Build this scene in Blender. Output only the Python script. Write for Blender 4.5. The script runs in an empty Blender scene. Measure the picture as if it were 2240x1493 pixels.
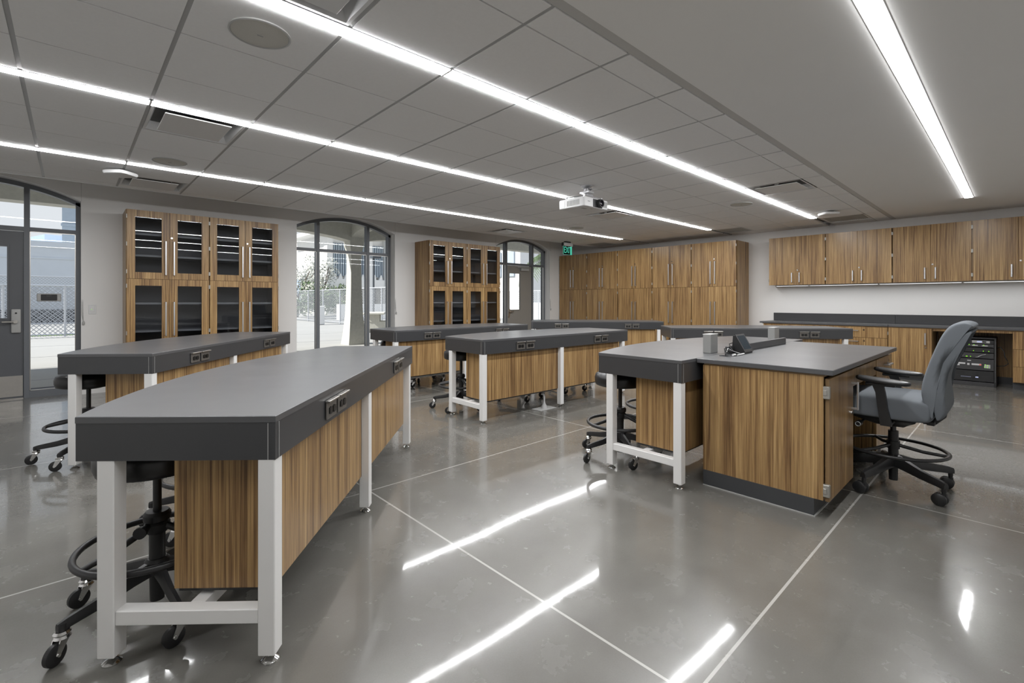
import bpy, bmesh, math, random
from mathutils import Vector, Matrix
PI = math.pi
random.seed(7)
SC = bpy.context.scene
COL = SC.collection
R = math.radians

# ------------------------------------------------------------------ helpers
class G:
    """collects shapes into one mesh"""
    def __init__(s): s.bm = bmesh.new()
    def _xf(s, vs, M):
        if M is not None: bmesh.ops.transform(s.bm, matrix=M, verts=vs)
    def box(s, x0, x1, y0, y1, z0, z1, bev=0, M=None, seg=1):
        r = bmesh.ops.create_cube(s.bm, size=1)
        vs = r['verts']
        bmesh.ops.transform(s.bm, matrix=Matrix.Translation(((x0+x1)/2, (y0+y1)/2, (z0+z1)/2)) @ Matrix.Diagonal((abs(x1-x0), abs(y1-y0), abs(z1-z0), 1)), verts=vs)
        if bev > 0:
            es = list({e for v in vs for e in v.link_edges})
            rr = bmesh.ops.bevel(s.bm, geom=es, offset=bev, segments=seg, affect='EDGES', profile=.5)
            vs = list({v for f in rr['faces'] for v in f.verts} | {v for v in vs if v.is_valid})
        s._xf(vs, M); return s
    def prism(s, poly, z0, z1, bev=0, M=None):
        a = [s.bm.verts.new((x, y, z0)) for x, y in poly]
        b = [s.bm.verts.new((x, y, z1)) for x, y in poly]
        n = len(poly)
        s.bm.faces.new(a[::-1]); ft = s.bm.faces.new(b)
        for i in range(n): s.bm.faces.new((a[i], a[(i+1) % n], b[(i+1) % n], b[i]))
        vs = a+b
        if bev > 0:
            rr = bmesh.ops.bevel(s.bm, geom=list(ft.edges), offset=bev, segments=1, affect='EDGES')
            vs = list({v for f in rr['faces'] for v in f.verts} | {v for v in vs if v.is_valid})
        s._xf(vs, M); return s
    def cyl(s, c, r, h, axis='z', n=24, r2=None, M=None):
        r2 = r if r2 is None else r2
        q = bmesh.ops.create_cone(s.bm, cap_ends=True, segments=n, radius1=r, radius2=r2, depth=h)
        T = Matrix.Translation(c)
        if axis == 'x': T = T @ Matrix.Rotation(PI/2, 4, 'Y')
        if axis == 'y': T = T @ Matrix.Rotation(-PI/2, 4, 'X')
        bmesh.ops.transform(s.bm, matrix=T, verts=q['verts']); s._xf(q['verts'], M); return s
    def lathe(s, prof, c=(0, 0, 0), n=32, M=None):
        rings = []; vs = []
        for r, z in prof:
            ring = [s.bm.verts.new((c[0]+r*math.cos(2*PI*i/n), c[1]+r*math.sin(2*PI*i/n), c[2]+z)) for i in range(n)] if r > 1e-6 else [s.bm.verts.new((c[0], c[1], c[2]+z))]
            rings.append(ring); vs += ring
        for a, b in zip(rings, rings[1:]):
            for i in range(n):
                j = (i+1) % n
                if len(a) == 1 and len(b) == 1: continue
                if len(a) == 1: s.bm.faces.new((a[0], b[j], b[i]))
                elif len(b) == 1: s.bm.faces.new((a[i], a[j], b[0]))
                else: s.bm.faces.new((a[i], a[j], b[j], b[i]))
        s._xf(vs, M); return s
    def torus(s, c, R_, r, n=48, m=10, sz=1, M=None):
        vs = [[s.bm.verts.new((c[0]+(R_+r*math.cos(2*PI*j/m))*math.cos(2*PI*i/n), c[1]+(R_+r*math.cos(2*PI*j/m))*math.sin(2*PI*i/n), c[2]+sz*r*math.sin(2*PI*j/m))) for j in range(m)] for i in range(n)]
        for i in range(n):
            for j in range(m):
                s.bm.faces.new((vs[i][j], vs[(i+1) % n][j], vs[(i+1) % n][(j+1) % m], vs[i][(j+1) % m]))
        s._xf([v for q in vs for v in q], M); return s
    def tube(s, pts, r, n=8, closed=False, M=None):
        pts = [Vector(p) for p in pts]; rings = []; allv = []
        rs = r if isinstance(r, (list, tuple)) else [r]*len(pts)
        up = Vector((0, 0, 1))
        for i, p in enumerate(pts):
            d = (pts[min(i+1, len(pts)-1)]-pts[max(i-1, 0)])
            if d.length < 1e-9: d = Vector((0, 0, 1))
            d.normalize()
            u = up.cross(d)
            if u.length < .05: u = Vector((1, 0, 0)).cross(d)
            u.normalize(); v = d.cross(u)
            ring = [s.bm.verts.new(p+rs[i]*(math.cos(2*PI*k/n)*u+math.sin(2*PI*k/n)*v)) for k in range(n)]
            rings.append(ring); allv += ring
        for a, b in zip(rings, rings[1:]):
            for k in range(n): s.bm.faces.new((a[k], a[(k+1) % n], b[(k+1) % n], b[k]))
        s.bm.faces.new(rings[0][::-1]); s.bm.faces.new(rings[-1])
        s._xf(allv, M); return s
    def loft(s, secs, cap=True):
        """secs: list of closed rings of points, same count"""
        rr = [[s.bm.verts.new(p) for p in q] for q in secs]; n = len(rr[0])
        for a, b in zip(rr, rr[1:]):
            for k in range(n): s.bm.faces.new((a[k], a[(k+1) % n], b[(k+1) % n], b[k]))
        if cap: s.bm.faces.new(rr[0][::-1]); s.bm.faces.new(rr[-1])
        return s
    def quad(s, a, b, c, d):
        s.bm.faces.new([s.bm.verts.new(p) for p in (a, b, c, d)]); return s
    def mesh(s, name, mat, smooth=0):
        bmesh.ops.recalc_face_normals(s.bm, faces=s.bm.faces[:])
        me = bpy.data.meshes.new(name); s.bm.to_mesh(me); s.bm.free()
        if mat: me.materials.append(mat)
        if smooth:
            for p in me.polygons: p.use_smooth = True
            try: me.set_sharp_from_angle(angle=R(smooth))
            except Exception: pass
        return me

def obj(name, g, mat, parent=None, loc=None, rz=None, smooth=0, label=None):
    me = g if isinstance(g, bpy.types.Mesh) else g.mesh(name, mat, smooth)
    o = bpy.data.objects.new(name, me); COL.objects.link(o)
    if parent: o.parent = parent
    if loc: o.location = loc
    if rz is not None: o.rotation_euler = (0, 0, rz)
    if label: o['label'] = label
    return o
def tag(o, label, cat, group=None):
    o['label'] = label; o['category'] = cat
    if group: o['group'] = group
    return o
def thing(name, label, cat, loc=(0, 0, 0), rz=0, group=None):
    o = bpy.data.objects.new(name, None); COL.objects.link(o); o.empty_display_size = .1
    o.location = loc; o.rotation_euler = (0, 0, rz)
    return tag(o, label, cat, group)
def struct(name, g, mat, parent=None, smooth=0):
    o = obj(name, g, mat, parent, smooth=smooth)
    if not parent: o['kind'] = 'structure'
    return o
def dup(root, loc, rz, label=None, group=None):
    r = root.copy(); COL.objects.link(r); r.location = loc; r.rotation_euler = (0, 0, rz)
    if label: r['label'] = label
    if group: r['group'] = group
    for ch in list(root.children):
        c = ch.copy(); COL.objects.link(c); c.parent = r
        for g in list(ch.children):
            d = g.copy(); COL.objects.link(d); d.parent = c
    return r

# ------------------------------------------------------------------ materials
def mat(name, col, rough=.5, metal=0, spec=.5, emis=None, es=0, coat=0):
    m = bpy.data.materials.new(name); m.use_nodes = True
    b = m.node_tree.nodes['Principled BSDF']
    b.inputs['Base Color'].default_value = (*col, 1); b.inputs['Roughness'].default_value = rough
    b.inputs['Metallic'].default_value = metal; b.inputs['Specular IOR Level'].default_value = spec
    if coat: b.inputs['Coat Weight'].default_value = coat; b.inputs['Coat Roughness'].default_value = .1
    if emis: b.inputs['Emission Color'].default_value = (*emis, 1); b.inputs['Emission Strength'].default_value = es
    return m
def nt(m):
    t = m.node_tree; return t, t.nodes, t.links, t.nodes['Principled BSDF']
def noisy(m, scale, amt, rough_amt=0, detail=4, bump=0, coords='Object', bscale=None):
    """mild mottling of the base colour by noise"""
    t, N, L, b = nt(m)
    tc = N.new('ShaderNodeTexCoord'); n = N.new('ShaderNodeTexNoise'); n.inputs['Scale'].default_value = scale; n.inputs['Detail'].default_value = detail
    L.new(tc.outputs[coords], n.inputs['Vector'])
    mr = N.new('ShaderNodeMapRange'); mr.inputs[3].default_value = 1-amt; mr.inputs[4].default_value = 1+amt
    L.new(n.outputs['Fac'], mr.inputs[0])
    mx = N.new('ShaderNodeMix'); mx.data_type = 'RGBA'; mx.blend_type = 'MULTIPLY'; mx.inputs[0].default_value = 1
    mx.inputs[6].default_value = b.inputs['Base Color'].default_value
    L.new(mr.outputs[0], mx.inputs[7]); L.new(mx.outputs[2], b.inputs['Base Color'])
    if rough_amt:
        r0 = b.inputs['Roughness'].default_value
        m2 = N.new('ShaderNodeMapRange'); m2.inputs[3].default_value = max(0, r0-rough_amt); m2.inputs[4].default_value = r0+rough_amt
        L.new(n.outputs['Fac'], m2.inputs[0]); L.new(m2.outputs[0], b.inputs['Roughness'])
    if bump:
        n2 = N.new('ShaderNodeTexNoise'); n2.inputs['Scale'].default_value = bscale or scale*8; n2.inputs['Detail'].default_value = 3
        L.new(tc.outputs[coords], n2.inputs['Vector'])
        bp = N.new('ShaderNodeBump'); bp.inputs['Strength'].default_value = bump; bp.inputs['Distance'].default_value = .004
        L.new(n2.outputs['Fac'], bp.inputs['Height']); L.new(bp.outputs[0], b.inputs['Normal'])
    return m

def wood_mat():
    m = mat('zebra_wood_laminate', (.2, .12, .06), .3, spec=.4)
    t, N, L, b = nt(m)
    tc = N.new('ShaderNodeTexCoord'); oi = N.new('ShaderNodeObjectInfo')
    sp = N.new('ShaderNodeSeparateXYZ'); L.new(tc.outputs['Object'], sp.inputs[0])
    ad = N.new('ShaderNodeMath'); ad.operation = 'ADD'; L.new(sp.outputs[0], ad.inputs[0]); L.new(sp.outputs[1], ad.inputs[1])
    rn = N.new('ShaderNodeMath'); rn.operation = 'MULTIPLY_ADD'; rn.inputs[1].default_value = 37.; L.new(oi.outputs['Random'], rn.inputs[0]); L.new(ad.outputs[0], rn.inputs[2])
    def streak(sx, sz, det=3):
        cb = N.new('ShaderNodeCombineXYZ')
        a = N.new('ShaderNodeMath'); a.operation = 'MULTIPLY'; a.inputs[1].default_value = sx; L.new(rn.outputs[0], a.inputs[0])
        c = N.new('ShaderNodeMath'); c.operation = 'MULTIPLY'; c.inputs[1].default_value = sz; L.new(sp.outputs[2], c.inputs[0])
        L.new(a.outputs[0], cb.inputs[0]); L.new(c.outputs[0], cb.inputs[2])
        n = N.new('ShaderNodeTexNoise'); n.inputs['Scale'].default_value = 1; n.inputs['Detail'].default_value = det; n.inputs['Roughness'].default_value = .65
        L.new(cb.outputs[0], n.inputs['Vector']); return n
    s1, s2 = streak(75, 1.1, 6), streak(330, 3.0, 3)
    s3 = streak(11, .35, 2); sm = N.new('ShaderNodeMath'); sm.operation = 'MULTIPLY_ADD'; sm.inputs[1].default_value = .42; L.new(s3.outputs['Fac'], sm.inputs[0]); L.new(s1.outputs['Fac'], sm.inputs[2])
    so_ = N.new('ShaderNodeMath'); so_.operation = 'ADD'; so_.inputs[1].default_value = -.21; L.new(sm.outputs[0], so_.inputs[0])
    cr = N.new('ShaderNodeValToRGB'); L.new(so_.outputs[0], cr.inputs[0])
    e = cr.color_ramp.elements
    e[0].position = .34; e[0].color = (.122, .067, .029, 1)
    e[1].position = .68; e[1].color = (.55, .37, .172, 1)
    for p, c in ((.43, (.23, .13, .056)), (.5, (.325, .2, .085)), (.58, (.39, .245, .107))):
        k = e.new(p); k.color = (*c, 1)
    mr = N.new('ShaderNodeMapRange'); mr.inputs[1].default_value = .3; mr.inputs[2].default_value = .7; mr.inputs[3].default_value = .68; mr.inputs[4].default_value = 1.28
    L.new(s2.outputs['Fac'], mr.inputs[0])
    mx = N.new('ShaderNodeMix'); mx.data_type = 'RGBA'; mx.blend_type = 'MULTIPLY'; mx.inputs[0].default_value = 1
    L.new(cr.outputs[0], mx.inputs[6]); L.new(mr.outputs[0], mx.inputs[7]); L.new(mx.outputs[2], b.inputs['Base Color'])
    return m

def floor_mat():
    m = mat('polished_concrete', (.12, .115, .105), .14, spec=.62)
    t, N, L, b = nt(m)
    tc = N.new('ShaderNodeTexCoord')
    def noise(sc, det, rg=.55):
        n = N.new('ShaderNodeTexNoise'); n.inputs['Scale'].default_value = sc; n.inputs['Detail'].default_value = det; n.inputs['Roughness'].default_value = rg
        L.new(tc.outputs['Object'], n.inputs['Vector']); return n
    n1, n2, n3 = noise(1.1, 5, .55), noise(6, 5, .6), noise(170, 3)
    def mathn(op, a, bb, cc=None):
        k = N.new('ShaderNodeMath'); k.operation = op
        for i, v in enumerate((a, bb, cc)):
            if v is None: continue
            if isinstance(v, (int, float)): k.inputs[i].default_value = v
            else: L.new(v, k.inputs[i])
        return k.outputs[0]
    f = mathn('MULTIPLY_ADD', n2.outputs['Fac'], .28, mathn('MULTIPLY', n1.outputs['Fac'], .85))
    f = mathn('MULTIPLY_ADD', n3.outputs['Fac'], .22, f)
    cr = N.new('ShaderNodeValToRGB'); L.new(f, cr.inputs[0]); e = cr.color_ramp.elements
    e[0].position = .4; e[0].color = (.118, .113, .102, 1); e[1].position = .95; e[1].color = (.182, .176, .159, 1)
    # saw-cut joints
    sp = N.new('ShaderNodeSeparateXYZ'); L.new(tc.outputs['Object'], sp.inputs[0])
    def lines(axis, off, per, w):
        q = mathn('ADD', sp.outputs[axis], -off+per*50+per/2); q = mathn('MODULO', q, per); q = mathn('SUBTRACT', q, per/2); q = mathn('ABSOLUTE', q, 0)
        return mathn('LESS_THAN', q, w)
    j = mathn('MAXIMUM', lines(0, 1.393, 2.245, .0055), lines(1, .683, 2.15, .0055))
    mx = N.new('ShaderNodeMix'); mx.data_type = 'RGBA'; L.new(j, mx.inputs[0]); L.new(cr.outputs[0], mx.inputs[6]); mx.inputs[7].default_value = (.42, .41, .385, 1)
    L.new(mx.outputs[2], b.inputs['Base Color'])
    mr = N.new('ShaderNodeMapRange'); mr.inputs[1].default_value = .3; mr.inputs[2].default_value = .7; mr.inputs[3].default_value = .2; mr.inputs[4].default_value = .3
    L.new(n2.outputs['Fac'], mr.inputs[0]); L.new(mr.outputs[0], b.inputs['Roughness'])
    b.inputs['Coat Roughness'].default_value = .05; b.inputs['Coat IOR'].default_value = 1.44
    b.inputs['Specular IOR Level'].default_value = .45
    n5 = noise(22, 4, .6); m5 = N.new('ShaderNodeMapRange'); m5.inputs[1].default_value = .35; m5.inputs[2].default_value = .65; m5.inputs[3].default_value = .04; m5.inputs[4].default_value = .07
    L.new(n5.outputs['Fac'], m5.inputs[0]); L.new(m5.outputs[0], b.inputs['Coat Roughness'])
    n6 = noise(75, 4, .7); m6 = N.new('ShaderNodeMapRange'); m6.inputs[1].default_value = .3; m6.inputs[2].default_value = .7; m6.inputs[3].default_value = .28; m6.inputs[4].default_value = .8
    L.new(n6.outputs['Fac'], m6.inputs[0]); L.new(m6.outputs[0], b.inputs['Coat Weight'])
    bn = noise(1.5, 0, .5); bsum = bn.outputs['Fac']; bp = N.new('ShaderNodeBump'); bp.inputs['Strength'].default_value = 1.; bp.inputs['Distance'].default_value = .0034
    L.new(bsum, bp.inputs['Height']); L.new(bp.outputs[0], b.inputs['Coat Normal'])
    return m

def glass_mat(name, tint, ior=1.5, gl=1.0, rough=0.0):
    m = bpy.data.materials.new(name); m.use_nodes = True; t = m.node_tree; N, L = t.nodes, t.links
    N.remove(N['Principled BSDF']); o = N['Material Output']
    tr = N.new('ShaderNodeBsdfTransparent'); tr.inputs[0].default_value = (*tint, 1)
    g = N.new('ShaderNodeBsdfGlossy'); g.inputs['Roughness'].default_value = rough; g.inputs[0].default_value = (gl, gl, gl, 1)
    fr = N.new('ShaderNodeFresnel'); fr.inputs['IOR'].default_value = ior
    ms = N.new('ShaderNodeMixShader'); L.new(fr.outputs[0], ms.inputs[0]); L.new(tr.outputs[0], ms.inputs[1]); L.new(g.outputs[0], ms.inputs[2]); L.new(ms.outputs[0], o.inputs[0])
    return m
def emit(name, col, s):
    m = bpy.data.materials.new(name); m.use_nodes = True; t = m.node_tree; N, L = t.nodes, t.links
    N.remove(N['Principled BSDF']); e = N.new('ShaderNodeEmission'); e.inputs[0].default_value = (*col, 1); e.inputs[1].default_value = s
    L.new(e.outputs[0], N['Material Output'].inputs[0]); m.cycles.emission_sampling = 'FRONT' if s > 2 else 'NONE'; return m
def chainlink_mat():
    m = mat('chain_link_wire', (.42, .44, .47), .4, metal=.3)
    t, N, L, b = nt(m); tc = N.new('ShaderNodeTexCoord'); sp = N.new('ShaderNodeSeparateXYZ'); L.new(tc.outputs['Object'], sp.inputs[0])
    def mm(op, a, c):
        k = N.new('ShaderNodeMath'); k.operation = op
        for i, v in enumerate((a, c)):
            if isinstance(v, (int, float)): k.inputs[i].default_value = v
            else: L.new(v, k.inputs[i])
        return k.outputs[0]
    def diag(op):
        q = mm(op, sp.outputs[0], sp.outputs[2]); q = mm('ADD', q, 200.); q = mm('MODULO', q, .13); return mm('LESS_THAN', q, .026)
    k = mm('MAXIMUM', diag('ADD'), diag('SUBTRACT')); L.new(k, b.inputs['Alpha'])
    return m

WOOD = wood_mat()
WEDGE = noisy(mat('wood_edge_band', (.30, .19, .09), .4), 40, .15)
RESIN = noisy(mat('charcoal_resin_worktop', (.085, .086, .09), .32, spec=.55), 3, .06, .04)
RESIN_SHADE = noisy(mat('charcoal_resin_shaded', (.05, .051, .054), .3, spec=.45), 3, .06)  # same resin as the worktop, with the apron's weaker light put into the colour
STEEL_W = noisy(mat('white_powder_coated_steel', (.80, .795, .785), .35), 8, .03)
WALL = noisy(mat('warm_white_paint', (.79, .78, .765), .6, spec=.3), 2, .02)
CEIL = noisy(mat('smooth_ceiling_paint', (.86, .855, .84), .7, spec=.2), 2, .015)
TILE = noisy(mat('ceiling_tile_white', (.86, .855, .85), .75, spec=.2), 60, .03, bump=.05, bscale=300)
TEE = mat('ceiling_tee_grey', (.42, .42, .42), .45)
REVEAL = mat('shadow_reveal_trim', (.55, .545, .53), .5)
FRAME = noisy(mat('grey_aluminium_frame', (.15, .16, .175), .42, metal=.0), 4, .04)
DOORM = noisy(mat('grey_painted_door', (.105, .11, .12), .4), 4, .04)
STAIN = noisy(mat('brushed_stainless', (.55, .53, .5), .32, metal=1), 30, .06)
CHROME = mat('chrome', (.8, .8, .8), .12, metal=1)
NICKEL = mat('satin_nickel', (.6, .605, .62), .3, metal=.9)
BLACKP = noisy(mat('black_plastic', (.018, .018, .019), .42), 20, .1)
BLACKM = noisy(mat('black_powder_metal', (.022, .022, .023), .38), 20, .1)
VINYL = noisy(mat('black_vinyl', (.016, .016, .017), .33), 12, .1, bump=.03)
FABRIC = noisy(mat('slate_grey_fabric', (.15, .165, .182), .72, spec=.25), 8, .05, bump=.12, bscale=500)
FABRIC2 = noisy(mat('slate_grey_fabric_back', (.125, .138, .152), .72, spec=.25), 8, .05, bump=.12, bscale=500)
GREYI = noisy(mat('grey_melamine_interior', (.20, .20, .21), .45), 5, .04)
SHELF = noisy(mat('light_grey_shelf', (.34, .345, .36), .45), 5, .04)
KICK = noisy(mat('charcoal_rubber_kick', (.052, .054, .058), .4), 6, .06)
HINGE = mat('hinge_metal', (.42, .405, .37), .4, metal=.6)
SOCK = mat('black_socket', (.008, .008, .008), .35)
PLATE = noisy(mat('outlet_plate', (.16, .15, .138), .35, metal=.4), 30, .05)
PLASTW = mat('white_plastic', (.72, .72, .72), .4)
PLASTG = mat('light_grey_plastic', (.42, .42, .41), .45)
SPKG = noisy(mat('speaker_grille', (.55, .535, .49), .6), 400, .12)
GRILLE = mat('return_grille_face', (.52, .52, .5), .5)
DARK = mat('dark_void', (.02, .02, .02), .7)
TOWER = noisy(mat('pedestal_grey', (.36, .36, .35), .35, metal=.4), 6, .05)
FLOOR = floor_mat()
GLASS = glass_mat('window_glass', (.95, .97, .97), 1.36)
CGLASS = glass_mat('cabinet_glass', (.80, .81, .82), 1.36)
GREENG = glass_mat('clear_acrylic', (.84, .93, .9), 1.4)
LAMP = emit('lamp_lens', (.985, .99, 1), 50.)
UCL = emit('under_cabinet_lens', (.93, .97, 1), 3.5)
EXITG = emit('exit_letter_glow', (.12, .78, .55), .75)
LEDG = emit('green_led', (.35, 1, .05), 1.2)
LEDR = emit('red_led', (1, .2, .15), .6)
LEDB = emit('pale_display', (.65, .7, 1), .7)
SCREEN = mat('dark_touch_screen', (.035, .05, .065), .12)
RACKM = noisy(mat('rack_black', (.02, .02, .021), .4), 15, .1)
RACKG = noisy(mat('rack_dark_grey', (.045, .045, .047), .4), 15, .1)
LABELW = mat('label_white', (.6, .6, .6), .5)
TEXTD = mat('text_grey', (.22, .22, .22), .5)
TEXTW = mat('text_white', (.8, .8, .8), .5)
WIREB = mat('black_cable', (.012, .012, .012), .4)
WIREG = mat('grey_conduit', (.45, .45, .45), .4)
PAVE = noisy(mat('pale_paving', (.36, .355, .34), .8), .7, .08)
CONC = noisy(mat('porch_concrete', (.50, .49, .44), .85), 14, .16, bump=.25, bscale=40)
WHITEB = noisy(mat('white_stucco', (.8, .8, .79), .85), 3, .05)
BLUEP = noisy(mat('blue_grey_panel', (.36, .42, .48), .6), 5, .08)
GREYB = noisy(mat('grey_block_wall', (.62, .66, .70), .8), 2, .06)
LEAF = noisy(mat('leaf_green', (.075, .12, .04), .6), 3, .4)
BLOSSOM = noisy(mat('pale_blossom', (.42, .43, .38), .7), 3, .3)
BARK = noisy(mat('bark_brown', (.12, .09, .07), .8), 10, .3)
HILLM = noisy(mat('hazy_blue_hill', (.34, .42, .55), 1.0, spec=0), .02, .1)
GRASS = noisy(mat('lawn_green', (.10, .18, .04), .8), 6, .3)
SHADE = mat('roller_shade_fabric', (.35, .35, .34), .8)
FENCEM = mat('galvanised_post', (.55, .57, .6), .4, metal=.4)
CHAINM = chainlink_mat()

def text_mesh(s, size, m, name='lettering', depth=.0006):
    cu = bpy.data.curves.new(name, 'FONT'); cu.body = s; cu.size = size; cu.extrude = depth; cu.align_x = 'CENTER'; cu.align_y = 'CENTER'
    o = bpy.data.objects.new(name, cu); COL.objects.link(o)
    dg = bpy.context.evaluated_depsgraph_get(); me = bpy.data.meshes.new_from_object(o.evaluated_get(dg))
    bpy.data.objects.remove(o); me.materials.clear(); me.materials.append(m); return me

# ------------------------------------------------------------------ dimensions
CZ = 2.56          # suspended ceiling
YW = 8.29          # window wall
YF = 8.46          # window frame plane
XW = 10.0          # cabinet wall
XL, YB = -2.6, -1.9
DX, DY = 4.0, 0.0

# ------------------------------------------------------------------ room shell
struct('floor', G().box(XL-.2, XW+.2, YB-.2, YF+.12, -.12, 0), FLOOR)
WINS = [(-1.74, .095), (2.775, 4.605), (7.215, 9.045)]
def arch_z(x, a, b, zs=2.5, rise=.22):
    w = (b-a)/2; Rr = (w*w+rise*rise)/(2*rise); c = (a+b)/2
    return zs+rise-Rr+math.sqrt(max(0, Rr*Rr-(x-c)**2))
def wall_window():
    g = G(); top = 3.0; y0, y1 = YW, YF+.1
    xs = XL
    for a, b in WINS:
        g.box(xs, a, y0, y1, 0, top)
        n = 24
        px = [a+(b-a)*i/n for i in range(n+1)]
        for i in range(n):
            p = [(px[i], arch_z(px[i], a, b)), (px[i+1], arch_z(px[i+1], a, b)), (px[i+1], top), (px[i], top)]
            f = [g.bm.verts.new((x, y0, z)) for x, z in p]; h = [g.bm.verts.new((x, y1, z)) for x, z in p]
            g.bm.faces.new(f); g.bm.faces.new(h[::-1]); g.bm.faces.new((f[0], f[1], h[1], h[0])); g.bm.faces.new((f[2], f[3], h[3], h[2]))
        xs = b
    g.box(xs, XW+.2, y0, y1, 0, top)
    struct('wall_window', g, WALL)
    k = G()
    for x in (.098, 4.612, 9.06, 7.2): k.box(x-.002, x+.002, YW-.0015, YW+.002, 2.5, 2.99)
    struct('trim_9', k, REVEAL)
wall_window()
struct('wall_cabinet', G().box(XW, XW+.2, YB-.2, YW, 0, 3.0), WALL)
struct('wall_back', G().box(XL-.2, XW+.2, YB-.2, YB, 0, 3.0), WALL)
struct('wall_side', G().box(XL-.2, XL, YB-.2, YF+.1, 0, 3), WALL)

# suspended ceiling ------------------------------------------------------------
P = .6135
XC = [1.622+P*i for i in range(-7, 14)]
YR = [1.462, 1.656, 2.262, 2.358, 2.885, 3.492, 3.988, 4.082, 4.691, 5.318, 5.906, 6.0, 6.55, 7.12, 7.27]
STRIP_ROWS = (2, 6, 10)
HOLES = {(0+0, 0): None}
DIFF = [(.395, 4.082, 4.691), (.395, 6.55, 7.12), (5.917, 6.55, 7.12), (5.917, 4.082, 4.691), (5.917, 1.656, 2.262), (.395, 1.656, 2.262)]
GRIL = [(8.984, 3.492, 3.988), (8.984, 6.55, 7.12), (8.984, 1.656, 2.262)]
def in_hole(x, y):
    for a, y0, y1 in DIFF+GRIL:
        if a < x < a+P and y0 < y < y1: return True
    return False
g = G(); tees = G()
xs = [XL]+[x for x in XC if XL < x < XW]+[XW]
for i in range(len(xs)-1):
    for j in range(len(YR)-1):
        if j in STRIP_ROWS: continue
        xm, ym = (xs[i]+xs[i+1])/2, (YR[j]+YR[j+1])/2
        if in_hole(xm, ym): continue
        g.box(xs[i]+.011, xs[i+1]-.011, YR[j]+.0045, YR[j+1]-.0045, CZ, CZ+.02)
struct('ceiling', g, TILE)
for x in xs[1:-1]: tees.box(x-.012, x+.012, YR[0], YR[-1], CZ+.004, CZ+.03)
for y in YR[1:-1]: tees.box(XL, XW, y-.008, y+.008, CZ+.014, CZ+.03)
struct('trim_1', tees, TEE)
for j_ in STRIP_ROWS: struct('trim_%d' % (20+j_), G().box(XL, -1.1, YR[j_], YR[j_+1], CZ, CZ+.02), TILE)
st_ = G()
for j_ in STRIP_ROWS: st_.box(XL, XW, YR[j_]-.02, YR[j_+1]+.02, CZ+.041, CZ+.06)
struct('trim_30', st_.box(XL, XW, .38, .56, CZ+.041, CZ+.06), TEE)
struct('ceiling_2', G().box(XL-.2, XW+.2, YB-.2, YF+.1, 3.0, 3.1), CEIL)
# plaster ceiling on the cabinet side with a slot for the strip light
sy0, sy1, sx1 = .423, .517, 8.57
struct('ceiling_3', G().box(XL, -.9, sy0, sy1, CZ, CZ+.03).box(XL, XW, YB, sy0, CZ, CZ+.03).box(XL, XW, sy1, 1.402, CZ, CZ+.03).box(sx1, XW, sy0, sy1, CZ, CZ+.03), CEIL)
struct('trim_2', G().box(XL, XW, 1.402, 1.462, CZ+.004, CZ+.03), REVEAL)
struct('trim_3', G().box(XL, XW, YR[-1], YR[-1]+.03, CZ-.004, CZ+.13, .004), PLASTW)

# linear strip lights ----------------------------------------------------------
def lens_mesh(x0, x1, y0, y1, z):
    g = G(); v = [g.bm.verts.new(p) for p in ((x0, y0, z), (x1, y0, z), (x1, y1, z), (x0, y1, z), (x0, y0, 0), (x1, y0, 0), (x1, y1, 0), (x0, y1, 0))]
    for f in ((0, 3, 2, 1), (0, 1, 5, 4), (2, 3, 7, 6)): g.bm.faces.new([v[i] for i in f])
    me = bpy.data.meshes.new('lens'); g.bm.to_mesh(me); g.bm.free(); me.materials.append(LAMP); return me
def strip(y0, y1, x1, label, joints=True, x0=-1.1):
    t = thing('strip_light', label, 'ceiling light', (0, 0, CZ), 0, 'linear ceiling strip lights')
    y0l, y1l = (y0+.007, y1-.007) if joints else (y0+.012, y1-.011)
    h = G(); h.box(x0, x1+.004, y0, y0l, -.002, .03); h.box(x0, x1+.004, y1l, y1, -.002, .03); h.box(x0, x1+.004, y0, y1, .02, .04); h.box(x1-.002, x1+.004, y0, y1, -.002, .03)
    if joints:
        for x in XC[1::2]:
            if x0 < x < x1: h.box(x-.006, x+.006, y0, y1, -.0085, .02)
    obj('housing', h, PLASTW, t)
    cuts = [x0+.01]+([x for x in XC[1::2] if x0+.1 < x < x1-.1] if joints else [])+[x1-.003]
    for a, b in zip(cuts, cuts[1:]):
        obj('lens', lens_mesh(a+.007, b-.007, y0l, y1l, -.007), LAMP, t)
    return t
strip(2.262, 2.358, 8.87, 'white linear strip light in the tile ceiling, beside the plaster ceiling border')
strip(3.988, 4.082, 8.87, 'white linear strip light passing behind the hanging projector')
strip(5.906, 6.0, 8.80, 'white linear strip light in the tile ceiling, next to the window wall')
strip(sy0, sy1, sx1, 'wide white strip light set in the smooth plaster ceiling', False, -.9)

# diffusers, grilles, speakers, access points ---------------------------------
def diffuser(x, y0, y1, label):
    d = y1-y0
    t = thing('air_diffuser', label, 'air diffuser', (x+P/2, (y0+y1)/2, CZ), 0, 'square plaque air diffusers')
    hx, hy = P/2-.012, d/2-.008
    g = G(); n = 4
    prof = [(0, 0), (.018, 0), (.045, .06), (.05, .1)]
    rings = [[(-hx+a, -hy+a, z), (hx-a, -hy+a, z), (hx-a, hy-a, z), (-hx+a, hy-a, z)] for a, z in prof]
    g.loft(rings, cap=False); obj('frame', g, PLASTW, t)
    obj('throat', G().box(-hx+.03, hx-.03, -hy+.03, hy-.03, .06, .075), mat('grey_throat', (.13, .13, .13), .6), t)
    p = G(); p.box(-hx+.085, hx-.085, -hy+.07, hy-.07, -.010, -.002, .002)
    for sx in (-1, 1): p.box(sx*(hx-.13)-.004, sx*(hx-.13)+.004, -.02, .02, -.004, .07)
    obj('plaque', p, PLASTW, t)
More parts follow.
